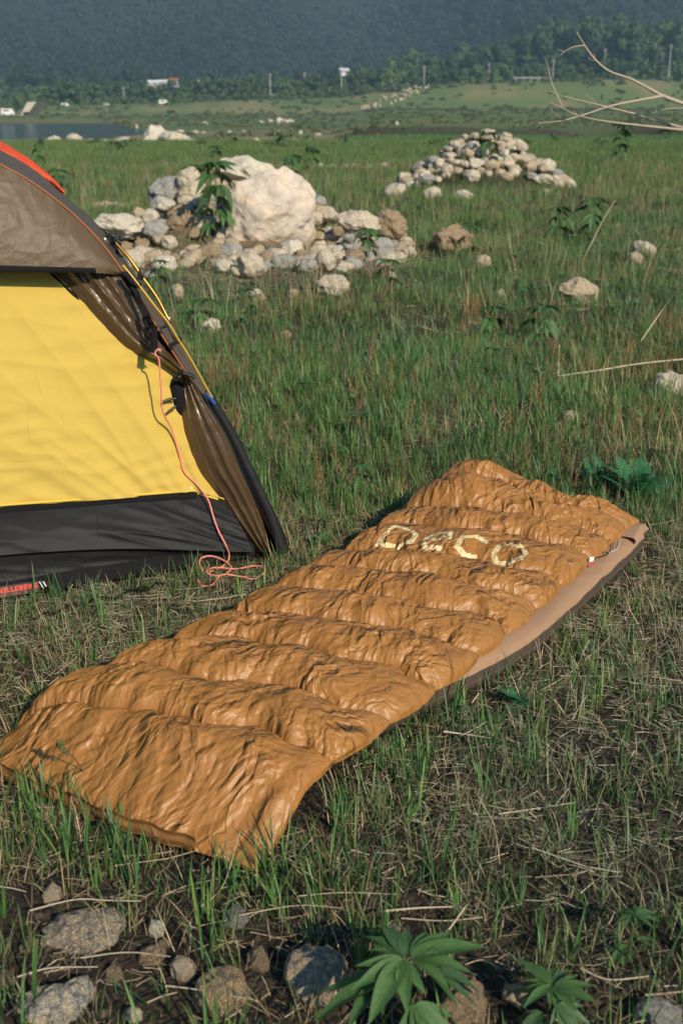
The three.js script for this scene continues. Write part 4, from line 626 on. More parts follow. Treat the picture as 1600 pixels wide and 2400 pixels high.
// ---------------------------------------------------------------- bare branch and dry twigs
const BARK = std(0.50, 0.40, 0.30, 0.85, { bumpMap: stoneBump, bumpScale: 0.003 });
{
  const Zb = -6.2, t = thing('dead_branch', 'bare pale dead branch reaching in from the right over the meadow', 'branch');
  const L = (name, list, a, b, seg = 36) => mesh(name, taper(list.map(([x, y, dz]) => atDepth(x, y, Zb + (dz ?? 0))), a * 0.72, b * 0.72, seg, 7), BARK, t);
  L('limb', [[2150, 560, 0.5], [1850, 330, 0.3], [1600, 243, 0], [1550, 224, 0], [1478, 186, -0.05], [1425, 166, -0.08], [1394, 140, -0.1], [1369, 106, -0.1], [1350, 74, -0.12]], 0.034, 0.0035, 70);
  L('limb', [[1552, 225, 0], [1490, 236, 0.05], [1428, 249, 0.1], [1361, 271, 0.12], [1315, 283, 0.15], [1290, 286, 0.16], [1260, 288, 0.18]], 0.0115, 0.003);
  L('limb', [[1850, 335, 0.3], [1700, 320, 0.1], [1600, 300, -0.1], [1489, 268, -0.12], [1417, 250, -0.14], [1360, 236, -0.16], [1310, 223, -0.18], [1288, 214, -0.2]], 0.018, 0.003);
  L('limb', [[1800, 330, 0.3], [1600, 305, 0.2], [1489, 293, 0.2], [1430, 286, 0.22], [1377, 277, 0.22], [1346, 268, 0.2], [1310, 250, 0.2], [1287, 240, 0.2]], 0.015, 0.003);
  L('twig', [[1318, 252, 0.2], [1305, 224, 0.16], [1292, 194, 0.14], [1284, 160, 0.1], [1277, 135, 0.1]], 0.0055, 0.002);
  L('twig', [[1369, 106, -0.1], [1340, 111, -0.06], [1322, 121, -0.05], [1312, 130, -0.04]], 0.005, 0.002); L('twig', [[1322, 121, -0.05], [1312, 118, -0.05], [1306, 114, -0.05]], 0.003, 0.0015);
  L('twig', [[1317, 281, 0.15], [1300, 266, 0.15], [1288, 254, 0.15]], 0.004, 0.002); L('twig', [[1394, 240, -0.1], [1380, 228, -0.1], [1366, 214, -0.1]], 0.003, 0.0012); L('twig', [[1394, 140, -0.1], [1392, 132, -0.1], [1393, 122, -0.1]], 0.003, 0.0012); L('twig', [[1392, 142, -0.1], [1384, 140, -0.1], [1377, 136, -0.1]], 0.003, 0.0012);
  L('twig', [[1600, 254, -0.1], [1565, 255, -0.1], [1545, 258, -0.08], [1528, 265, -0.06]], 0.005, 0.0025); L('twig', [[1535, 262, -0.06], [1540, 252, -0.06], [1546, 241, -0.06]], 0.003, 0.0012); L('twig', [[1350, 270, 0.2], [1345, 262, 0.2], [1338, 262, 0.2]], 0.003, 0.0012); L('twig', [[1480, 188, -0.05], [1478, 182, -0.05], [1474, 177, -0.05]], 0.003, 0.0012);
  const foot = atDepth(2150, 560, Zb + 0.5); mesh('trunk', taper([foot.clone(), foot.clone().add(V(0.35, -0.35, 0.1)), V(foot.x + 0.7, -0.1, foot.z + 0.1)], 0.036, 0.06, 16, 9), BARK, t);
}
const TWIG = [std(0.42, 0.33, 0.22, 0.85), std(0.50, 0.41, 0.29, 0.85), std(0.30, 0.22, 0.15, 0.85)];
function twig(list, r0, r1, label, group, m = 0, lift = 0.012) { const p = list.map(([x, y, h]) => onLevel(x, y, h ?? lift)); const o = mesh('dry_twig', taper(p.length > 2 ? p : [p[0], p[0].clone().lerp(p[1], 0.5).add(V(0, 0.004, 0)), p[1]], r0 * (group ? 0.55 : 0.8), r1 * (group ? 0.55 : 0.8), 16, 5), TWIG[m]); return tag(o, label, 'twig', group); }
twig([[1308, 881, 0.07], [1400, 868, 0.09], [1500, 852, 0.09], [1640, 838, 0.08]], 0.0055, 0.0065, 'long straight pale stick lying on the grass at the right edge', undefined, 1);
twig([[1307, 905, 0.0], [1308, 860, 0.09], [1310, 808, 0.19]], 0.0035, 0.0025, 'upright pale dead stalk at the end of the long straight stick', undefined, 1);
twig([[1595, 660, 0.42], [1570, 700, 0.3], [1545, 735, 0.2], [1500, 800, 0.05]], 0.004, 0.005, 'long dead stalk slanting up the right edge of the meadow', undefined, 1);
twig([[1360, 620, 0.0], [1390, 560, 0.15], [1410, 520, 0.3], [1440, 470, 0.5]], 0.007, 0.004, 'dead forked stick standing in tall grass below the bare branch', undefined, 1);
twig([[1500, 470, 0.0], [1520, 448, 0.2]], 0.014, 0.012, 'short broken stick stuck in the far meadow', undefined, 1);
twig([[916, 737, 0.1], [940, 768, 0.05], [968, 798, 0.02]], 0.003, 0.002, 'bent dry stalk in the middle of the meadow, leaning right', undefined, 1); twig([[916, 736, 0.1], [922, 770, 0.05], [928, 800, 0.0]], 0.0025, 0.002, 'bent dry stalk in the middle of the meadow, leaning down', undefined, 1);
twig([[1287, 530, 0.0], [1288, 500, 0.25]], 0.008, 0.006, 'short white dead stalk beside the darker weed', undefined, 1);
{ const q = (x, y) => [900 + x * 0.4464, 1450 + y * 0.4464], G = 'twigs on the straw beside the mattress', lab = 'thin dry twig lying on the straw beside the mattress';
  for (const [l, a, m] of [[[[830, 120], [900, 190], [965, 252]], 0.0036, 1], [[[1075, 110], [1040, 180], [1000, 262], [920, 320], [830, 372]], 0.0042, 0], [[[975, 250], [1030, 310], [1082, 392]], 0.0034, 0], [[[1222, 165], [1290, 270], [1400, 392]], 0.0034, 1], [[[310, 592], [430, 608], [560, 628]], 0.0042, 1], [[[405, 612], [470, 580], [535, 540]], 0.003, 1], [[[640, 628], [720, 660], [800, 690]], 0.0036, 2], [[[600, 1025], [800, 996], [1000, 965]], 0.0032, 1], [[[900, 975], [935, 930], [966, 893]], 0.0032, 1], [[[760, 1015], [800, 1050], [850, 1100]], 0.0028, 0], [[[985, 530], [1020, 470], [1062, 405]], 0.003, 1], [[[1050, 215], [1120, 160], [1195, 80]], 0.0028, 1], [[[1430, 180], [1420, 290], [1418, 400]], 0.0024, 1], [[[1000, 95], [1040, 85], [1090, 80]], 0.0025, 1], [[[800, 905], [840, 950], [850, 1000]], 0.0025, 2], [[[920, 300], [1040, 302], [1160, 300]], 0.0024, 1], [[[1380, 800], [1400, 780], [1440, 770], [1560, 765]], 0.003, 2], [[[1120, 770], [1200, 768], [1330, 760]], 0.0026, 0]]) twig(l.map(([x, y], i) => [...q(x, y), 0.022 + 0.01 * ((i + l.length) % 2)]), a, a * 0.6, lab, G, m);
  const G2 = 'dry stalks on the soil in the foreground', l2 = 'dry stalk lying on the soil and stones in the foreground';
  for (const [l, a, m] of [[[[70, 2134], [180, 2108], [250, 2110], [330, 2112]], 0.003, 1], [[[40, 2290], [110, 2270], [230, 2266]], 0.0028, 1], [[[190, 2245], [300, 2232], [400, 2242]], 0.0022, 1], [[[345, 2350], [380, 2335], [415, 2326]], 0.0028, 0], [[[390, 2310], [480, 2322], [600, 2345]], 0.0026, 1], [[[380, 2100], [440, 2075], [510, 2060]], 0.002, 0], [[[0, 2078], [30, 2082], [62, 2090]], 0.0026, 1], [[[470, 2125], [520, 2080], [562, 1952, 0.12]], 0.0022, 1], [[[445, 2230], [447, 2190], [447, 2160, 0.04]], 0.0022, 1], [[[900, 2135], [980, 2128], [1060, 2125]], 0.004, 1], [[[940, 2152], [1040, 2158], [1130, 2150]], 0.003, 0], [[[1360, 2270], [1420, 2295], [1520, 2288]], 0.0032, 1], [[[1420, 2300], [1440, 2310], [1465, 2320]], 0.0026, 2], [[[1510, 2332], [1560, 2328], [1640, 2318]], 0.004, 2], [[[1090, 2260], [1130, 2250], [1175, 2272]], 0.002, 0], [[[700, 2100], [800, 2092], [930, 2096]], 0.002, 1], [[[560, 2145], [700, 2122], [800, 2128]], 0.002, 1]]) twig(l.map(([x, y, h]) => [x, y, h ?? 0.03]), a, a * 0.65, l2, G2, m); }
// ---------------------------------------------------------------- grass, straw, seed stalks
function blocked(x, z, pad = 0) {
  const q = V(x, 0, z); const [s, t] = bagST(q); const lo = -0.105 + 0.14 * (1 - sst(s, 0.35, 1.25)); if (s > 0.05 - pad && s < 2.17 + pad && t > lo - pad && t < 0.64 + pad) return true; if (s > -0.02 && s < 0.3 && t > 0.0 && t < 0.7) return true;
  const d = q.clone().sub(TF), a = d.dot(TE), n = d.dot(TN0); if (a > -0.02 - pad && a < 2.8 && n < 0.015 + pad && n > -2.3) return true;
  return false;
}
const rockGrid = new Map(); for (const [x, z, r] of rockSpots) { const R = Math.ceil(r / 0.5) + 0; for (let i = -R; i <= R; i++) for (let j = -R; j <= R; j++) { const k = (Math.floor(x / 0.5) + i) + ',' + (Math.floor(z / 0.5) + j); (rockGrid.get(k) ?? rockGrid.set(k, []).get(k)).push([x, z, r]); } }
const onRock = (x, z) => { const l = rockGrid.get(Math.floor(x / 0.5) + ',' + Math.floor(z / 0.5)); return l ? l.some(([a, b, r]) => (x - a) ** 2 + (z - b) ** 2 < r * r * 0.8) : false; };
function tuft(seed, n, len, wid, spread, lean, bend, palette, seg = 4) {
  const r = rngOf(seed), P = [], C = [], I = [], U = []; let k = 0;
  for (let i = 0; i < n; i++) {
    const a = r() * 6.283, q = Math.sqrt(r()) * spread, bx = Math.cos(a) * q, bz = Math.sin(a) * q, az = a + (r() - 0.5) * 2.4, L = len * (0.45 + 0.75 * r()), W = wid * (0.6 + 0.7 * r()), l0 = lean * r(), b = bend * (0.2 + r());
    let x = bx, y = -0.01, z = bz; const c = palette[Math.floor(r() * palette.length)], tw = (r() - 0.5) * 1.2, j = 0.85 + 0.3 * r();
    for (let s = 0; s <= seg; s++) { const f = s / seg, th = l0 + b * f * f, w = W * 0.5 * (s === seg ? 0.04 : Math.pow(1 - f, 0.55) * (0.75 + 0.5 * Math.min(1, f * 3)) * 0.85), pa = az + Math.PI / 2 + tw * f;
      P.push(x - Math.cos(pa) * w, y, z - Math.sin(pa) * w, x + Math.cos(pa) * w, y, z + Math.sin(pa) * w); C.push(c[0] * j, c[1] * j, c[2] * j, c[0] * j, c[1] * j, c[2] * j); U.push(0, f, 1, f);
      if (s < seg) { I.push(k, k + 1, k + 3, k, k + 3, k + 2); } k += 2;
      const st = L / seg; x += Math.cos(az) * Math.sin(th) * st; z += Math.sin(az) * Math.sin(th) * st; y += Math.cos(th) * st; }
  }
  const g = new THREE.BufferGeometry(); g.setAttribute('position', new THREE.Float32BufferAttribute(P, 3)); g.setAttribute('color', new THREE.Float32BufferAttribute(C, 3)); g.setAttribute('uv', new THREE.Float32BufferAttribute(U, 2)); g.setIndex(I); g.computeVertexNormals(); return g;
}
function strawClump(seed, n, len, wid, spread, palette, lift) {     // broken stalks lying criss-cross
  const r = rngOf(seed), P = [], C = [], I = [], U = []; let k = 0;
  for (let i = 0; i < n; i++) { const az = r() * 6.283, L = len * (0.3 + r()), W = wid * (0.5 + r()), bx = (r() - 0.5) * spread, bz = (r() - 0.5) * spread, y0 = lift * r(), tilt = (r() - 0.35) * 0.35, kink = (r() - 0.5) * 0.9; const c = palette[Math.floor(r() * palette.length)], j = 0.75 + 0.5 * r(); let x = bx - Math.cos(az) * L / 2, z = bz - Math.sin(az) * L / 2, y = y0, a = az; const e = 0.35 + 0.3 * r();
    for (let s = 0; s < 3; s++) { const nx = -Math.sin(a) * W / 2, nz = Math.cos(a) * W / 2; P.push(x - nx, y, z - nz, x + nx, y + W * 0.5, z + nz); C.push(c[0] * j, c[1] * j, c[2] * j, c[0] * j, c[1] * j, c[2] * j); U.push(0, s, 1, s); if (s < 2) { I.push(k, k + 1, k + 3, k, k + 3, k + 2); } k += 2; const st = L * (s === 0 ? e : 1 - e); if (s === 1) a += 0; x += Math.cos(a) * st; z += Math.sin(a) * st; y += Math.sin(tilt) * st; a += kink * (s === 0 ? 1 : 0); } }
  const g = new THREE.BufferGeometry(); g.setAttribute('position', new THREE.Float32BufferAttribute(P, 3)); g.setAttribute('color', new THREE.Float32BufferAttribute(C, 3)); g.setAttribute('uv', new THREE.Float32BufferAttribute(U, 2)); g.setIndex(I); g.computeVertexNormals(); return g;
}
const GREENS = [[0.058, 0.155, 0.036], [0.072, 0.172, 0.040], [0.046, 0.130, 0.036], [0.092, 0.182, 0.042], [0.130, 0.200, 0.050]], DRY = [[0.33, 0.25, 0.14], [0.40, 0.31, 0.19], [0.24, 0.17, 0.09]], MIXED = GREENS.concat(GREENS, [DRY[0]]), STRAWS = [[0.42, 0.33, 0.21], [0.34, 0.25, 0.15], [0.50, 0.41, 0.28], [0.22, 0.15, 0.09], [0.15, 0.10, 0.06], [0.36, 0.30, 0.20]];
const BLADE = new THREE.MeshStandardMaterial({ vertexColors: true, roughness: 0.55, side: THREE.DoubleSide });
const STRAW = new THREE.MeshStandardMaterial({ vertexColors: true, roughness: 0.75, side: THREE.DoubleSide });
const dummy = new THREE.Object3D();
function sow(name, geos, mat, seed, D0, D1, perM2, scale, density, opt = {}) {
  const r = rngOf(seed), area = 0.5 * (D1 * D1 - D0 * D0) + 2.0 * (D1 - D0), n = Math.floor(area * perM2), M = geos.map(() => []), C = geos.map(() => []);
  for (let i = 0; i < n; i++) {
    let D = Math.sqrt(D0 * D0 + r() * (D1 * D1 - D0 * D0)); const x = (r() * 2 - 1) * (0.5 * D + 1.0), z = -D; const rr = r(), g = Math.floor(r() * geos.length), tn = r(), sc = r(), tx = r(), tz = r(), cv = r();
    if (rr > density(x, D)) continue; if (D < 7 && blocked(x, z, opt.pad ?? 0)) continue; if (onRock(x, z)) continue;
    if (opt.skip && opt.skip(x, D)) continue;
    const s = scale(D, x) * (0.7 + 0.6 * sc); dummy.position.set(x, terrain(x, z) + (opt.y ?? 0), z); dummy.rotation.set((tx - 0.5) * (opt.tilt ?? 0.3), tn * 6.283, (tz - 0.5) * (opt.tilt ?? 0.3)); dummy.scale.set(s, s * (opt.tall ? opt.tall(x, D) : 1), s); dummy.updateMatrix(); for (let k = 0; k < 16; k++) M[g].push(dummy.matrix.elements[k]);
    const b = 0.8 + 0.4 * cv + 0.14 * n2(x * 0.9, z * 0.9), w = 0.12 * n2b(x * 0.5, z * 0.5); C[g].push(b * (1 + w), b, b * (1 - w * 0.5));
  }
  geos.forEach((g, i) => M[i].length && stuff(name, g, mat, M[i], C[i]));
}
const rightOfBag = (x, D) => { const [s, t] = bagST(V(x, 0, -D)); return t < 0 ? 1 : 0; };
const patchy = (x, D, f = 0.9, o = 0) => 0.5 + 0.5 * n2(x * f + o, D * f);
const greenHere = (x, D) => { const p = patchy(x, D), q = patchy(x, D, 2.6, 5); let g = 0.35 + 0.6 * p * (0.4 + 0.8 * q); if (D < 3.9) g *= rightOfBag(x, D) ? lerp(0.62, 0.75, sst(2.5 - D, 0, 0.4)) : 0.62; if (D < 2.0) g *= x < 0.35 ? lerp(0.45, 1, sst(D, 1.75, 2.0)) : 0.9; return g; };
const strawHere = (x, D) => { const p = patchy(x, D, 1.2, 9); let g = D < 4.2 ? 0.55 + 0.5 * p : 0.12 + 0.5 * p * p; if (D > 7 && D < 11.8) g *= 0.7 + 1.3 * sst(0.8 - Math.abs(x + 0.9), 0, 0.6) * sst(D, 8.4, 9.4); if (D < 1.95 && x < 0.4) g *= 0.4; return Math.min(1, g); };
const heapClear = (x, D) => { const q = Math.hypot((x + 0.9) / 1.75, (D - 11.4) / 2.1); return lerp(0.13, 1, sst(q, 0.75, 1.1)) * (Math.hypot((x - 2.5) / 2.0, (D - 21.6) / 1.3) < 1 ? 0.35 : 1); };
const fine = [1, 2, 3, 4].map((s) => tuft(s, 11, 0.105, 0.0030, 0.03, 0.5, 1.1, MIXED)), short = [5, 6, 7].map((s) => tuft(s, 12, 0.055, 0.0026, 0.03, 0.8, 1.2, MIXED)), broad = [8, 9, 10, 11].map((s) => tuft(s, 5, 0.150, 0.0072, 0.016, 0.42, 0.7, GREENS, 5)), long = [12, 13, 14].map((s) => tuft(s, 9, 0.17, 0.0042, 0.03, 0.32, 0.8, MIXED, 5));
const strawG = [21, 22, 23, 24].map((s) => strawClump(s, 14, 0.045, 0.0011, 0.08, STRAWS, 0.018)), strawLong = [25, 26, 27].map((s) => strawClump(s, 3, 0.12, 0.0016, 0.12, STRAWS.slice(0, 4), 0.03));
// near ground
sow('short_grass', short, BLADE, 1, 1.15, 5.2, 700, () => 1, greenHere);
sow('grass', fine, BLADE, 2, 1.15, 7.5, 430, (D) => D < 3.8 ? 0.85 : 1.1, greenHere, { tilt: 0.5 });
sow('broad_grass', broad, BLADE, 3, 1.15, 7, 190, (D) => D < 2 ? 0.75 : D < 4 ? 0.62 : 0.85, (x, D) => 0.25 + 0.75 * patchy(x, D, 1.7, 3) * (D < 3.9 && D > 2.6 && rightOfBag(x, D) ? 0.35 : 1) * (D > 2.2 && D < 4 && !rightOfBag(x, D) ? 0.4 : 1), { tilt: 0.35 });
sow('straw', strawG, STRAW, 4, 1.15, 7.5, 900, () => 1, strawHere, { y: 0.004, tilt: 0.35 });
sow('long_straw', strawLong, STRAW, 5, 1.15, 8, 34, () => 1, strawHere, { y: 0.008, tilt: 0.25 });
// last year's grass, flattened
sow('flattened_dry_grass', [61, 62, 63, 64].map((s) => tuft(s, 12, 0.10, 0.0020, 0.04, 1.5, 0.7, [[0.30, 0.23, 0.13], [0.22, 0.165, 0.09], [0.38, 0.30, 0.18], [0.15, 0.11, 0.06], [0.13, 0.15, 0.05]], 5)), STRAW, 17, 1.15, 7.5, 330, () => 0.85, strawHere, { y: 0.008, tilt: 0.4 });
// meadow beyond the bag
sow('tall_grass', long, BLADE, 6, 3.85, 16, 150, (D) => 0.62 + 0.014 * D, (x, D) => (0.12 + 1.0 * patchy(x, D, 0.8, 2) ** 1.6) * heapClear(x, D), { tilt: 0.4 });
sow('grass', fine, BLADE, 7, 7.5, 16, 260, () => 1.15, (x, D) => greenHere(x, D) * heapClear(x, D), { tilt: 0.5 });
sow('straw', strawG, STRAW, 8, 7.5, 18, 130, () => 1.7, strawHere, { y: 0.01, tilt: 0.8 });
{ const meadow = [31, 32, 33].map((s) => tuft(s, 16, 0.24, 0.008, 0.09, 0.45, 0.9, GREENS.concat(GREENS, [DRY[2]]), 3)), far = [34, 35].map((s) => tuft(s, 18, 0.34, 0.02, 0.22, 0.6, 0.9, GREENS, 3));
  sow('meadow_grass', meadow, BLADE, 9, 15, 56, 62, (D) => 0.55 + 0.006 * D, (x, D) => (0.3 + 0.7 * patchy(x, D, 0.35, 2)) * heapClear(x, D), { tilt: 0.4 });
  sow('meadow_grass', far, BLADE, 10, 54, 125, 9, (D) => 0.7 + 0.002 * D, (x, D) => (D < 60 ? 1 : pxOf(x, D) > 840 + 30 * n2(D * 0.1, 3) ? 0.9 : 0.05) * (1 - riverMask(x, D))); }
// reddish seed stalks
function seedStalk(seed, n) { const r = rngOf(seed), L = [], cols = []; const col = (g, c) => { const k = g.attributes.position.count, a = new Float32Array(k * 3); for (let i = 0; i < k; i++) a.set(c, i * 3); g.setAttribute('color', new THREE.BufferAttribute(a, 3)); return g; }; for (let i = 0; i < n; i++) { const x = (r() - 0.5) * 0.08, z = (r() - 0.5) * 0.08, h = 0.12 + 0.1 * r(), lx = (r() - 0.5) * 0.06, lz = (r() - 0.5) * 0.06; const cy = new THREE.CylinderGeometry(0.0007, 0.001, h, 3, 1, true).toNonIndexed(); cy.translate(0, h / 2, 0); const m = new THREE.Matrix4().makeShear(0, 0, lx / h, 0, 0, 0); cy.applyMatrix4(new THREE.Matrix4().set(1, lx / h, 0, x, 0, 1, 0, 0, 0, lz / h, 1, z, 0, 0, 0, 1)); L.push(col(cy, [0.20, 0.10, 0.05])); for (let k = 0; k < 13; k++) { const f = 0.45 + 0.55 * (k / 13), s = new THREE.OctahedronGeometry(0.0022 + 0.0014 * r(), 0); s.scale(0.8, 1.3, 0.8); s.translate(x + lx * f + (r() - 0.5) * 0.009, h * f, z + lz * f + (r() - 0.5) * 0.009); L.push(col(s, r() < 0.6 ? [0.34, 0.20, 0.09] : [0.22, 0.12, 0.05])); } } return mergeGeometries(L.map((g) => { const h = g.index ? g.toNonIndexed() : g; h.deleteAttribute('uv'); return h; })); }
sow('seed_stalks', [41, 42, 43].map((s) => seedStalk(s, 3)), STRAW, 12, 3.9, 8.5, 24, () => 1, (x, D) => sst(patchy(x, D, 0.9, 6) + (D < 5.2 && x > 0.2 ? 0.35 : 0), 0.35, 0.8), { tilt: 0.2 });
// yellowed fine grass by the right edge behind the mattress
sow('dry_tall_grass', [51, 52].map((s) => tuft(s, 10, 0.24, 0.0026, 0.05, 0.5, 1.0, [[0.36, 0.27, 0.12], [0.30, 0.24, 0.10], [0.14, 0.16, 0.05]], 6)), STRAW, 13, 3.7, 7, 40, () => 0.9, (x, D) => sst(x, 0.95, 1.4) * 0.8, { tilt: 0.4 });
sow('dry_tall_grass', [53, 54].map((s) => tuft(s, 9, 0.30, 0.005, 0.07, 0.6, 1.0, DRY, 4)), STRAW, 14, 8, 30, 9, () => 1, (x, D) => 0.2 + 0.8 * patchy(x, D, 0.5, 12), { tilt: 0.5 });
// blades standing against the foot and the near side of the bag
sow('broad_grass', broad, BLADE, 16, 1.6, 3.0, 420, () => 0.72, (x, D) => { const [s, t] = bagST(V(x, 0, -D)), d = Math.max(Math.max(-s, s - 0.75), Math.max(-0.01 - t, t - 0.68)); return d < 0 ? 0 : Math.exp(-((d / 0.13) ** 2)) * (s < 0.8 ? 1 : 0.2) * (t < 0.6 ? 1 : 0.3); }, { tilt: 0.5 });
// low broad-leaved ground cover between the grasses
{ const rosette = (seed) => { const r = rngOf(seed), L = []; for (let i = 0; i < 8; i++) { const g = leafBlade(0.03 + 0.022 * r(), 0.016 + 0.008 * r(), 0.25, 0.12, 0.25, 5); g.rotateX(-0.25 - 0.75 * r()); g.rotateY(i * 0.785 + r()); g.translate(0, 0.004 + 0.03 * r(), 0); L.push(g); } return merge(L); };
  const cover = [std(0.050, 0.135, 0.045, 0.6), std(0.085, 0.150, 0.050, 0.6)]; [0, 1].forEach((k) => sow('ground_cover', [rosette(71 + k * 2), rosette(72 + k * 2)], cover[k], 81 + k, 2.2, 18, 9, (D) => 0.8 + 0.03 * D, (x, D) => sst(patchy(x, D, 0.7, 30 + 9 * k), 0.45, 0.8) * (D < 4 ? 0.5 : 1), { y: 0.012, tilt: 0.4 })); }
// clods on the bare soil
sow('soil_clods', [stoneGeo(300, 3, 0.3, 0.3), stoneGeo(301, 3, 0.3, 0.3)], std(0.055, 0.040, 0.026, 0.95), 15, 1.15, 2.4, 900, () => 0.008, (x, D) => 0.5 * patchy(x, D, 3, 4) + 0.2, {});
// ---------------------------------------------------------------- far bank: shore stones, bank scrub, trees, houses, poles, vehicles, mountain wood
const far = (px, D, y) => V((px - 800) / 2800 * 0.947 * D, y ?? terrain((px - 800) / 2800 * 0.947 * D, -D), -D);
const hAt = (py, D) => EYE - (py - 250) * 0.897 / 2800 * D;         // height that shows at this line of the photograph
{ // white rock heap on the near shore and stones round it
  const r = rngOf(900), put = (px, D, w, h, label, group, m = 'white', name = 'shore_rock') => { const p = far(px, D), W = w / 2800 * 0.947 * D / 2 * (D < 130 ? 1.25 : 1), H = h / 2800 * D / 2 * (D < 130 ? 1.5 : 1); stone(SMALL[Math.floor(r() * 9)], STONE[m], V(p.x, p.y + H * 0.75, p.z), W, H * 1.25, W * 0.8, r() * 6, (r() - 0.5) * 0.3, label, group, name, 'rock'); };
  put(363, 92, 50, 32, 'largest white rock of the far heap by the water', undefined); put(395, 91, 60, 22, 'low white rock beside the largest one by the water', undefined); put(413, 90, 48, 20, 'rounded white rock, middle of the far heap by the water', undefined, 'cream'); put(440, 90, 34, 13, 'small white rock at the end of the far heap by the water', undefined); put(347, 91, 30, 16, 'white rock at the left foot of the far heap by the water', undefined);
  for (const [px, D, w, h] of [[110, 108, 22, 14], [127, 108, 20, 15], [143, 107, 20, 9], [60, 100, 20, 15], [170, 88, 36, 16], [205, 87, 30, 10], [287, 88, 40, 14], [107, 92, 24, 8], [240, 92, 18, 8], [335, 90, 24, 8], [486, 92, 30, 7], [520, 90, 26, 7], [560, 96, 20, 6], [420, 150, 18, 6], [455, 152, 22, 7], [475, 152, 16, 5], [536, 150, 14, 6], [572, 148, 14, 5], [650, 150, 16, 6], [703, 140, 12, 8], [745, 138, 16, 6], [262, 150, 8, 6], [318, 210, 10, 9], [480, 220, 22, 7], [634, 232, 16, 9], [655, 236, 26, 14], [668, 228, 30, 10], [680, 240, 18, 8], [612, 236, 12, 6], [930, 150, 12, 8], [300, 84, 14, 6], [390, 84, 18, 6], [600, 100, 18, 5], [690, 104, 16, 5]]) put(px, D, w, h, 'pale stone on the gravel shore of the river', 'stones along the river shore', r() < 0.6 ? 'white' : 'cream', 'shore_stone');
  // rubble on the flood bank
  for (let i = 0; i < 60; i++) { const f = r(), px = 855 + f * 150 + (r() - 0.5) * 20, D = 396 + f * 22 + (r() - 0.5) * 10; put(px, D, 4 + 6 * r(), 3 + 4 * r(), 'pale rubble stone on the far grassy bank', 'rubble on the far bank', r() < 0.5 ? 'cream' : 'tan', 'rubble_stone'); }
}
// scrub and leaf masses
function leafCloud(seed, n, R, H, size, pal, low = 0.1, shape = 1) {
  const r = rngOf(seed), P = [], C = [], clumps = []; const nc = 16 + Math.floor(r() * 8);
  for (let i = 0; i < nc; i++) { const a = r() * 6.283, v = r(), rad = Math.pow(Math.sin(Math.PI * Math.pow(0.12 + 0.83 * v, shape)), 0.6) * R * (0.35 + 0.55 * Math.sqrt(r())); clumps.push([Math.cos(a) * rad, H * (low + (0.96 - low) * v), Math.sin(a) * rad, R * (0.26 + 0.22 * r())]); }
  for (let i = 0; i < n; i++) { const c = clumps[Math.floor(r() * nc)], u = r() * 2 - 1, a = r() * 6.283, q = Math.sqrt(1 - u * u), d = c[3] * (0.75 + 0.35 * r()), nx = q * Math.cos(a), ny = u, nz = q * Math.sin(a), x = c[0] + nx * d, y = c[1] + ny * d * 0.85, z = c[2] + nz * d;
    const e1 = V(r() - 0.5, r() - 0.5, r() - 0.5).cross(V(nx, ny, nz)).normalize().multiplyScalar(size * (0.5 + r())), e2 = V(nx, ny, nz).cross(e1).normalize().multiplyScalar(size * (0.4 + 0.7 * r())).addScaledVector(V(nx, ny, nz), size * (r() - 0.5) * 0.8); const k = pal[Math.floor(r() * pal.length)];
    const A = [x - e1.x - e2.x, y - e1.y - e2.y, z - e1.z - e2.z], B = [x + e1.x - e2.x, y + e1.y - e2.y, z + e1.z - e2.z], Cc = [x + e2.x, y + e2.y, z + e2.z]; P.push(...A, ...B, ...Cc); for (let j = 0; j < 3; j++) C.push(...k); }
  const g = new THREE.BufferGeometry(); g.setAttribute('position', new THREE.Float32BufferAttribute(P, 3)); g.setAttribute('color', new THREE.Float32BufferAttribute(C, 3)); g.computeVertexNormals(); return g;
}
const WOOD = [[0.036, 0.070, 0.022], [0.044, 0.084, 0.026], [0.055, 0.095, 0.030], [0.030, 0.058, 0.022]], WOOD2 = [[0.070, 0.125, 0.036], [0.085, 0.138, 0.040], [0.060, 0.110, 0.036]], LEAFM = new THREE.MeshStandardMaterial({ vertexColors: true, roughness: 0.8, side: THREE.DoubleSide }), TRUNK = std(0.09, 0.07, 0.05, 0.9);
const CROWNS = [0, 1, 2, 3].map((i) => leafCloud(500 + i, 1500, 3.4, 7.5, 0.36, i % 2 ? WOOD : WOOD.concat(WOOD2), 0.12, [0.8, 1, 0.7, 0.9][i])), BRIGHT = [0, 1].map((i) => leafCloud(520 + i, 1100, 3.0, 5.5, 0.36, WOOD2, 0.05, 0.8));
const trunkGeo = taper([V(0, -0.5, 0), V(0.1, 1.5, 0), V(0, 4.2, 0.1)], 0.22, 0.1, 8, 6);
let treeN = 0; function tree(px, D, h, label, group, bright, wide = 1) { const p = far(px, D), r = rngOf(700 + treeN), t = thing('tree', label, 'tree', [p.x, p.y - 0.1, p.z], r() * 6.28, group), s = h / (bright ? 6.2 : 8.4); mesh('trunk', trunkGeo, TRUNK, t).scale.setScalar(s); mesh('crown', bright ? BRIGHT[treeN % 2] : CROWNS[treeN % 4], LEAFM, t).scale.set(s * wide, s, s * wide); treeN++; }
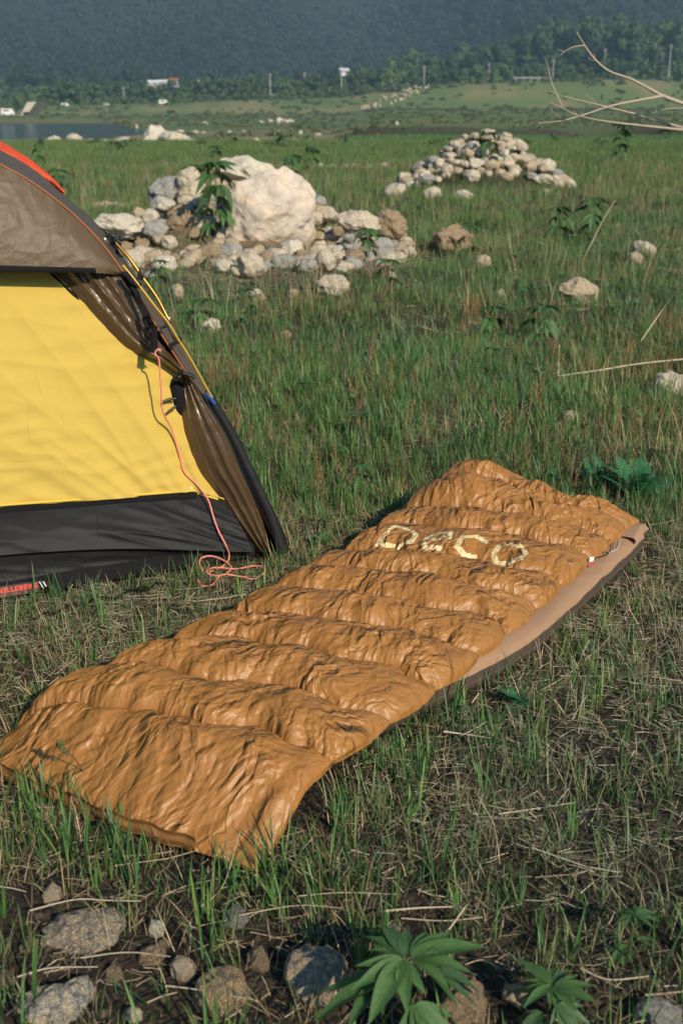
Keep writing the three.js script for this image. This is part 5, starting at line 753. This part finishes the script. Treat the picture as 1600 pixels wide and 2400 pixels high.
{ const r = rngOf(222);
  for (let i = 0; i < 34; i++) { const px = 8 + i * 26 + r() * 14, D = 440 + r() * 40; tree(px, D, 6.5 + 3.5 * r(), 'dark green tree in the row behind the far grassy bank', 'tree row behind the bank', r() < 0.2); }
  for (let i = 0; i < 26; i++) { const px = 840 + i * 30 + r() * 16, D = 455 + r() * 40; tree(px, D, 8 + 5 * r(), 'dense tree in the front row on the right part of the bank', 'front trees on the right bank', r() < 0.3); }
  for (let i = 0; i < 26; i++) { const px = 905 + i * 27 + r() * 14, D = 540 + r() * 60; tree(px, D, 13 + 7 * r() + (px > 1250 ? 4 : 0), 'tall tree in the grove on the hill behind the right bank', 'tall grove on the right', false, 0.85); }
  for (let i = 0; i < 24; i++) { const px = -10 + i * 38 + r() * 18, D = 540 + r() * 110; tree(px, D, 9 + 4 * r(), 'hazy tree in the second row behind the left bank', 'second tree row on the left', false, 1.1); }
}
{ // scrub on flats and bank, wood that covers the hills
  const r = rngOf(333), bush = leafCloud(600, 260, 1.0, 1.1, 0.17, WOOD2.concat([[0.10, 0.12, 0.05]]), 0.0, 0.7), low = leafCloud(601, 200, 1.0, 0.6, 0.2, WOOD2.concat([[0.13, 0.13, 0.06], [0.15, 0.14, 0.07]]), 0.0, 0.7); const M = [[], []], C = [[], []];
  const add = (k, x, z, s, sy, c) => { dummy.position.set(x, terrain(x, z) - 0.05, z); dummy.rotation.set(0, r() * 6.28, 0); dummy.scale.set(s, s * sy, s); dummy.updateMatrix(); M[k].push(...dummy.matrix.elements); C[k].push(c, c, c * (0.9 + 0.2 * r())); };
  for (let i = 0; i < 4800; i++) { const D = Math.sqrt(lerp(100 * 100, 430 * 430, r())), x = (r() * 2 - 1) * (0.5 * D + 2), px = pxOf(x, D), k = n2(x * 0.03, D * 0.04) + 0.4 * n2(x * 0.15, D * 0.15); if (riverMask(x, D) > 0.05 || (px < 420 && D < 160)) continue; if (px < 80 && D > 300) continue; if (D < 205 && px < 860 && k < 0.15) continue; if (D > 350 && D < 386 && px < 900) continue; if (k < -0.2) continue; add(r() < (D > 380 ? 0.25 : 0.08) ? 0 : 1, x, -D, (0.4 + 0.7 * r()) * (D > 300 ? 1.2 : 0.8), 0.5 + 0.4 * r(), 0.8 + 0.5 * r()); }
  for (let i = 0; i < 300; i++) { const px = r() * 1600, D = 430 + 25 * r(), p = far(px, D); if (px < 60) continue; add(0, p.x, p.z, 1.2 + 1.6 * r(), 1, 0.7 + 0.4 * r()); }
  for (let i = 0; i < 60; i++) { const px = 10 + 1580 * r(), D = 40 + 14 * r(), p = far(px, D); add(0, p.x, p.z, 0.16 + 0.2 * r(), 0.8, 0.8 + 0.3 * r()); }
  stuff('bank_scrub', bush, LEAFM, M[0], C[0]); stuff('bank_scrub', low, LEAFM, M[1], C[1]);
  // forest on foothills and mountain
  const crowns = [0, 1, 2, 3].map((i) => leafCloud(640 + i, 620, 4.2, [9, 11, 8, 12][i], 0.62, [[0.018, 0.036, 0.020], [0.022, 0.042, 0.022], [0.016, 0.032, 0.020]], 0.05, [0.7, 0.9, 0.6, 1.1][i])), FM = [[], [], [], []], FC = [[], [], [], []];
  for (let i = 0; i < 25000; i++) { const D = Math.sqrt(lerp(590 * 590, 1420 * 1420, r())), x = (r() * 2 - 1) * (0.52 * D + 10), px = pxOf(x, D); if (D < 760 && r() > 0.55) continue; const k = Math.floor(r() * 4), s = 0.75 + 0.6 * r(), c = 0.86 + 0.16 * r() + 0.24 * n2(x * 0.006, D * 0.006) + 0.1 * n2(x * 0.03, D * 0.03); dummy.position.set(x, terrain(x, -D) - 1.2, -D); dummy.rotation.set(0, r() * 6.28, 0); dummy.scale.set(s, s * (0.85 + 0.4 * r()), s); dummy.updateMatrix(); FM[k].push(...dummy.matrix.elements); FC[k].push(c * 1.02, c, c); }
  crowns.forEach((g, k) => stuff('mountain_forest', g, LEAFM, FM[k], FC[k]));
}
// houses, pavilion, poles, vehicles
const box = (w, h, d, x = 0, y = 0, z = 0) => new THREE.BoxGeometry(w, h, d).translate(x, y + h / 2, z);
const WALLW = std(0.78, 0.76, 0.72, 0.8), ROOFG = std(0.30, 0.31, 0.32, 0.7), ROOFW = std(0.75, 0.75, 0.76, 0.5), ROOFR = std(0.35, 0.10, 0.05, 0.8), DARKM = std(0.02, 0.022, 0.025, 0.4), GREYM = std(0.36, 0.36, 0.36, 0.6), GLASSM = std(0.03, 0.04, 0.05, 0.15);
function house(px, D, y, w, h, d, roofM, label, turn = 0, gable = true) { const p = far(px, D, y), t = thing('house', label, 'house', [p.x, p.y, p.z], turn); mesh('wall', box(w, h, d, 0, -h / 2).translate(0, 0, 0).scale(1, 1, 1), WALLW, t); const wallTop = h / 2; const s = new THREE.Shape(); s.moveTo(-d / 2 - 0.4, 0); s.lineTo(0, gable ? h * 0.45 : 0.4); s.lineTo(d / 2 + 0.4, 0); const g = new THREE.ExtrudeGeometry(s, { depth: w + 0.8, bevelEnabled: false }); g.rotateY(Math.PI / 2); g.translate(-w / 2 - 0.4, wallTop, 0); mesh('roof', g, roofM, t); for (let i = 0; i < 3; i++) { const win = mesh('window', box(w * 0.14, h * 0.3, 0.1, (i - 1) * w * 0.3, wallTop - h * 0.5, d / 2 + 0.03), GLASSM, t); } mesh('door', box(w * 0.1, h * 0.4, 0.1, w * 0.15, wallTop - h * 0.62, d / 2 + 0.035), DARKM, t); }
house(362, 500, hAt(200, 500), 3.6, 2.0, 3, ROOFW, 'low white-roofed house among the trees behind the left bank', 0.2); house(385, 505, hAt(199, 505), 3.4, 2.0, 3, ROOFW, 'white-roofed house beside another, right one of the two', -0.2); house(410, 515, hAt(197, 515), 3, 2.4, 3, ROOFR, 'small red-roofed house among the trees behind the left bank', 0.1);
house(805, 520, hAt(172, 520), 3.4, 2.0, 4, ROOFW, 'white building between trees at the middle of the far bank', 0.3); house(560, 470, hAt(242, 470), 6, 3, 4, ROOFG, 'low grey-roofed shed at the foot of the trees', 0.0); house(640, 470, hAt(240, 470), 6, 3, 4, ROOFG, 'grey shed half hidden behind bank scrub', 0.1);
house(1430, 470, hAt(196, 470), 9, 3.2, 5, ROOFR, 'rust-red roofed open shed behind the bare branch', 0.0, false);
{ // pavilion frame
  const p = far(1240, 440), y = hAt(207, 440), t = thing('pavilion', 'grey open frame pavilion on top of the far bank', 'pavilion', [p.x, y, p.z]); for (let i = 0; i < 5; i++) mesh('post', box(0.35, 3.2 + 1.5, 0.35, -5 + i * 2.5, -1.5), GREYM, t); mesh('roof_beam', box(12.5, 0.4, 1.2, 0, 3.2), GREYM, t); mesh('rail', box(11.5, 0.2, 0.2, 0, 1.2), GREYM, t); }
{ const poles = [[292, 202, 228], [346, 197, 210], [420, 198, 212], [468, 185, 206], [547, 186, 200], [634, 172, 190], [714, 170, 190], [580, 200, 230], [800, 155, 200], [992, 153, 166], [1142, 148, 168], [1409, 115, 148], [1291, 140, 152], [1560, 105, 125]]; let i = 0; for (const [px, y0, y1] of poles) { const D = 448 + (i % 4) * 12, p = far(px, D), b = p.y - 0.5, top = hAt(y0, D), t = thing('utility_pole', ['slim', 'thin', 'narrow'][i % 3] === 'slim' ? 'pale utility pole standing among the trees on the far bank' : 'pale utility pole standing among the trees on the far bank', 'utility pole', [p.x, b, p.z], 0, 'utility poles on the far bank'); mesh('pole', new THREE.CylinderGeometry(0.1, 0.17, Math.max(2, top - b), 8).translate(0, Math.max(2, top - b) / 2, 0), std(0.55, 0.54, 0.52, 0.8), t); mesh('crossarm', box(1.6, 0.14, 0.14, 0, Math.max(2, top - b) - 0.8), GREYM, t); i++; } }
function van(px, D, s, label, m, truck) { const p = far(px, D), t = thing(truck ? 'truck' : 'camper_van', label, truck ? 'truck' : 'van', [p.x, p.y, p.z], 0.15); const sh = new THREE.Shape(); sh.moveTo(-2.4, 0.4); sh.lineTo(2.3, 0.4); sh.lineTo(2.4, 1.2); sh.lineTo(1.7, 2.0); sh.lineTo(1.5, 2.5); sh.lineTo(-2.4, 2.6); sh.closePath(); const g = new THREE.ExtrudeGeometry(sh, { depth: 1.8, bevelEnabled: true, bevelSize: 0.08, bevelThickness: 0.08, bevelSegments: 2 }); g.translate(0, 0, -0.9); mesh('body', g, m, t); for (const x of [-1.5, 1.5]) for (const z of [-0.95, 0.95]) mesh('wheel', new THREE.CylinderGeometry(0.4, 0.4, 0.24, 16).rotateX(Math.PI / 2).translate(x, 0.4, z), DARKM, t); mesh('side_window', box(2.2, 0.5, 0.06, -0.6, 1.7, 1.0), GLASSM, t); mesh('windscreen', box(0.06, 0.7, 1.5, 0, 0, 0).rotateZ(0.55).translate(1.98, 1.45, 0), GLASSM, t); t.scale.setScalar(s * 0.55); }
van(154, 424, 0.95, 'white camper van parked at the far left end of the bank', WALLW); van(251, 424, 0.7, 'smaller white van on the far bank, second from the left', WALLW); van(384, 424, 1.15, 'white van on the far bank below the white-roofed houses', WALLW); van(1156, 424, 0.95, 'white van on the bank left of the pavilion', WALLW); van(402, 362, 1.0, 'dark truck on the track at the foot of the far bank', DARKM, true); van(18, 345, 1.3, 'white boat-like van at the waterside under the concrete ramp', WALLW); van(62, 345, 0.7, 'dark vehicle beside the white one under the concrete ramp', DARKM);
{ const t = thing('concrete_ramp', 'pale concrete boat ramp sloping down the far left bank', 'ramp', far(62, 352).toArray()); const sh = new THREE.Shape(); sh.moveTo(-3.2, -2.2); sh.lineTo(-2.0, -2.2); sh.lineTo(2.9, 3.6); sh.lineTo(0.4, 3.6); sh.closePath(); const g = new THREE.ExtrudeGeometry(sh, { depth: 14, bevelEnabled: false }); g.translate(0, 0, -14); mesh('slab', g, std(0.55, 0.48, 0.38, 0.9), t); }
renderer.render(scene, camera);
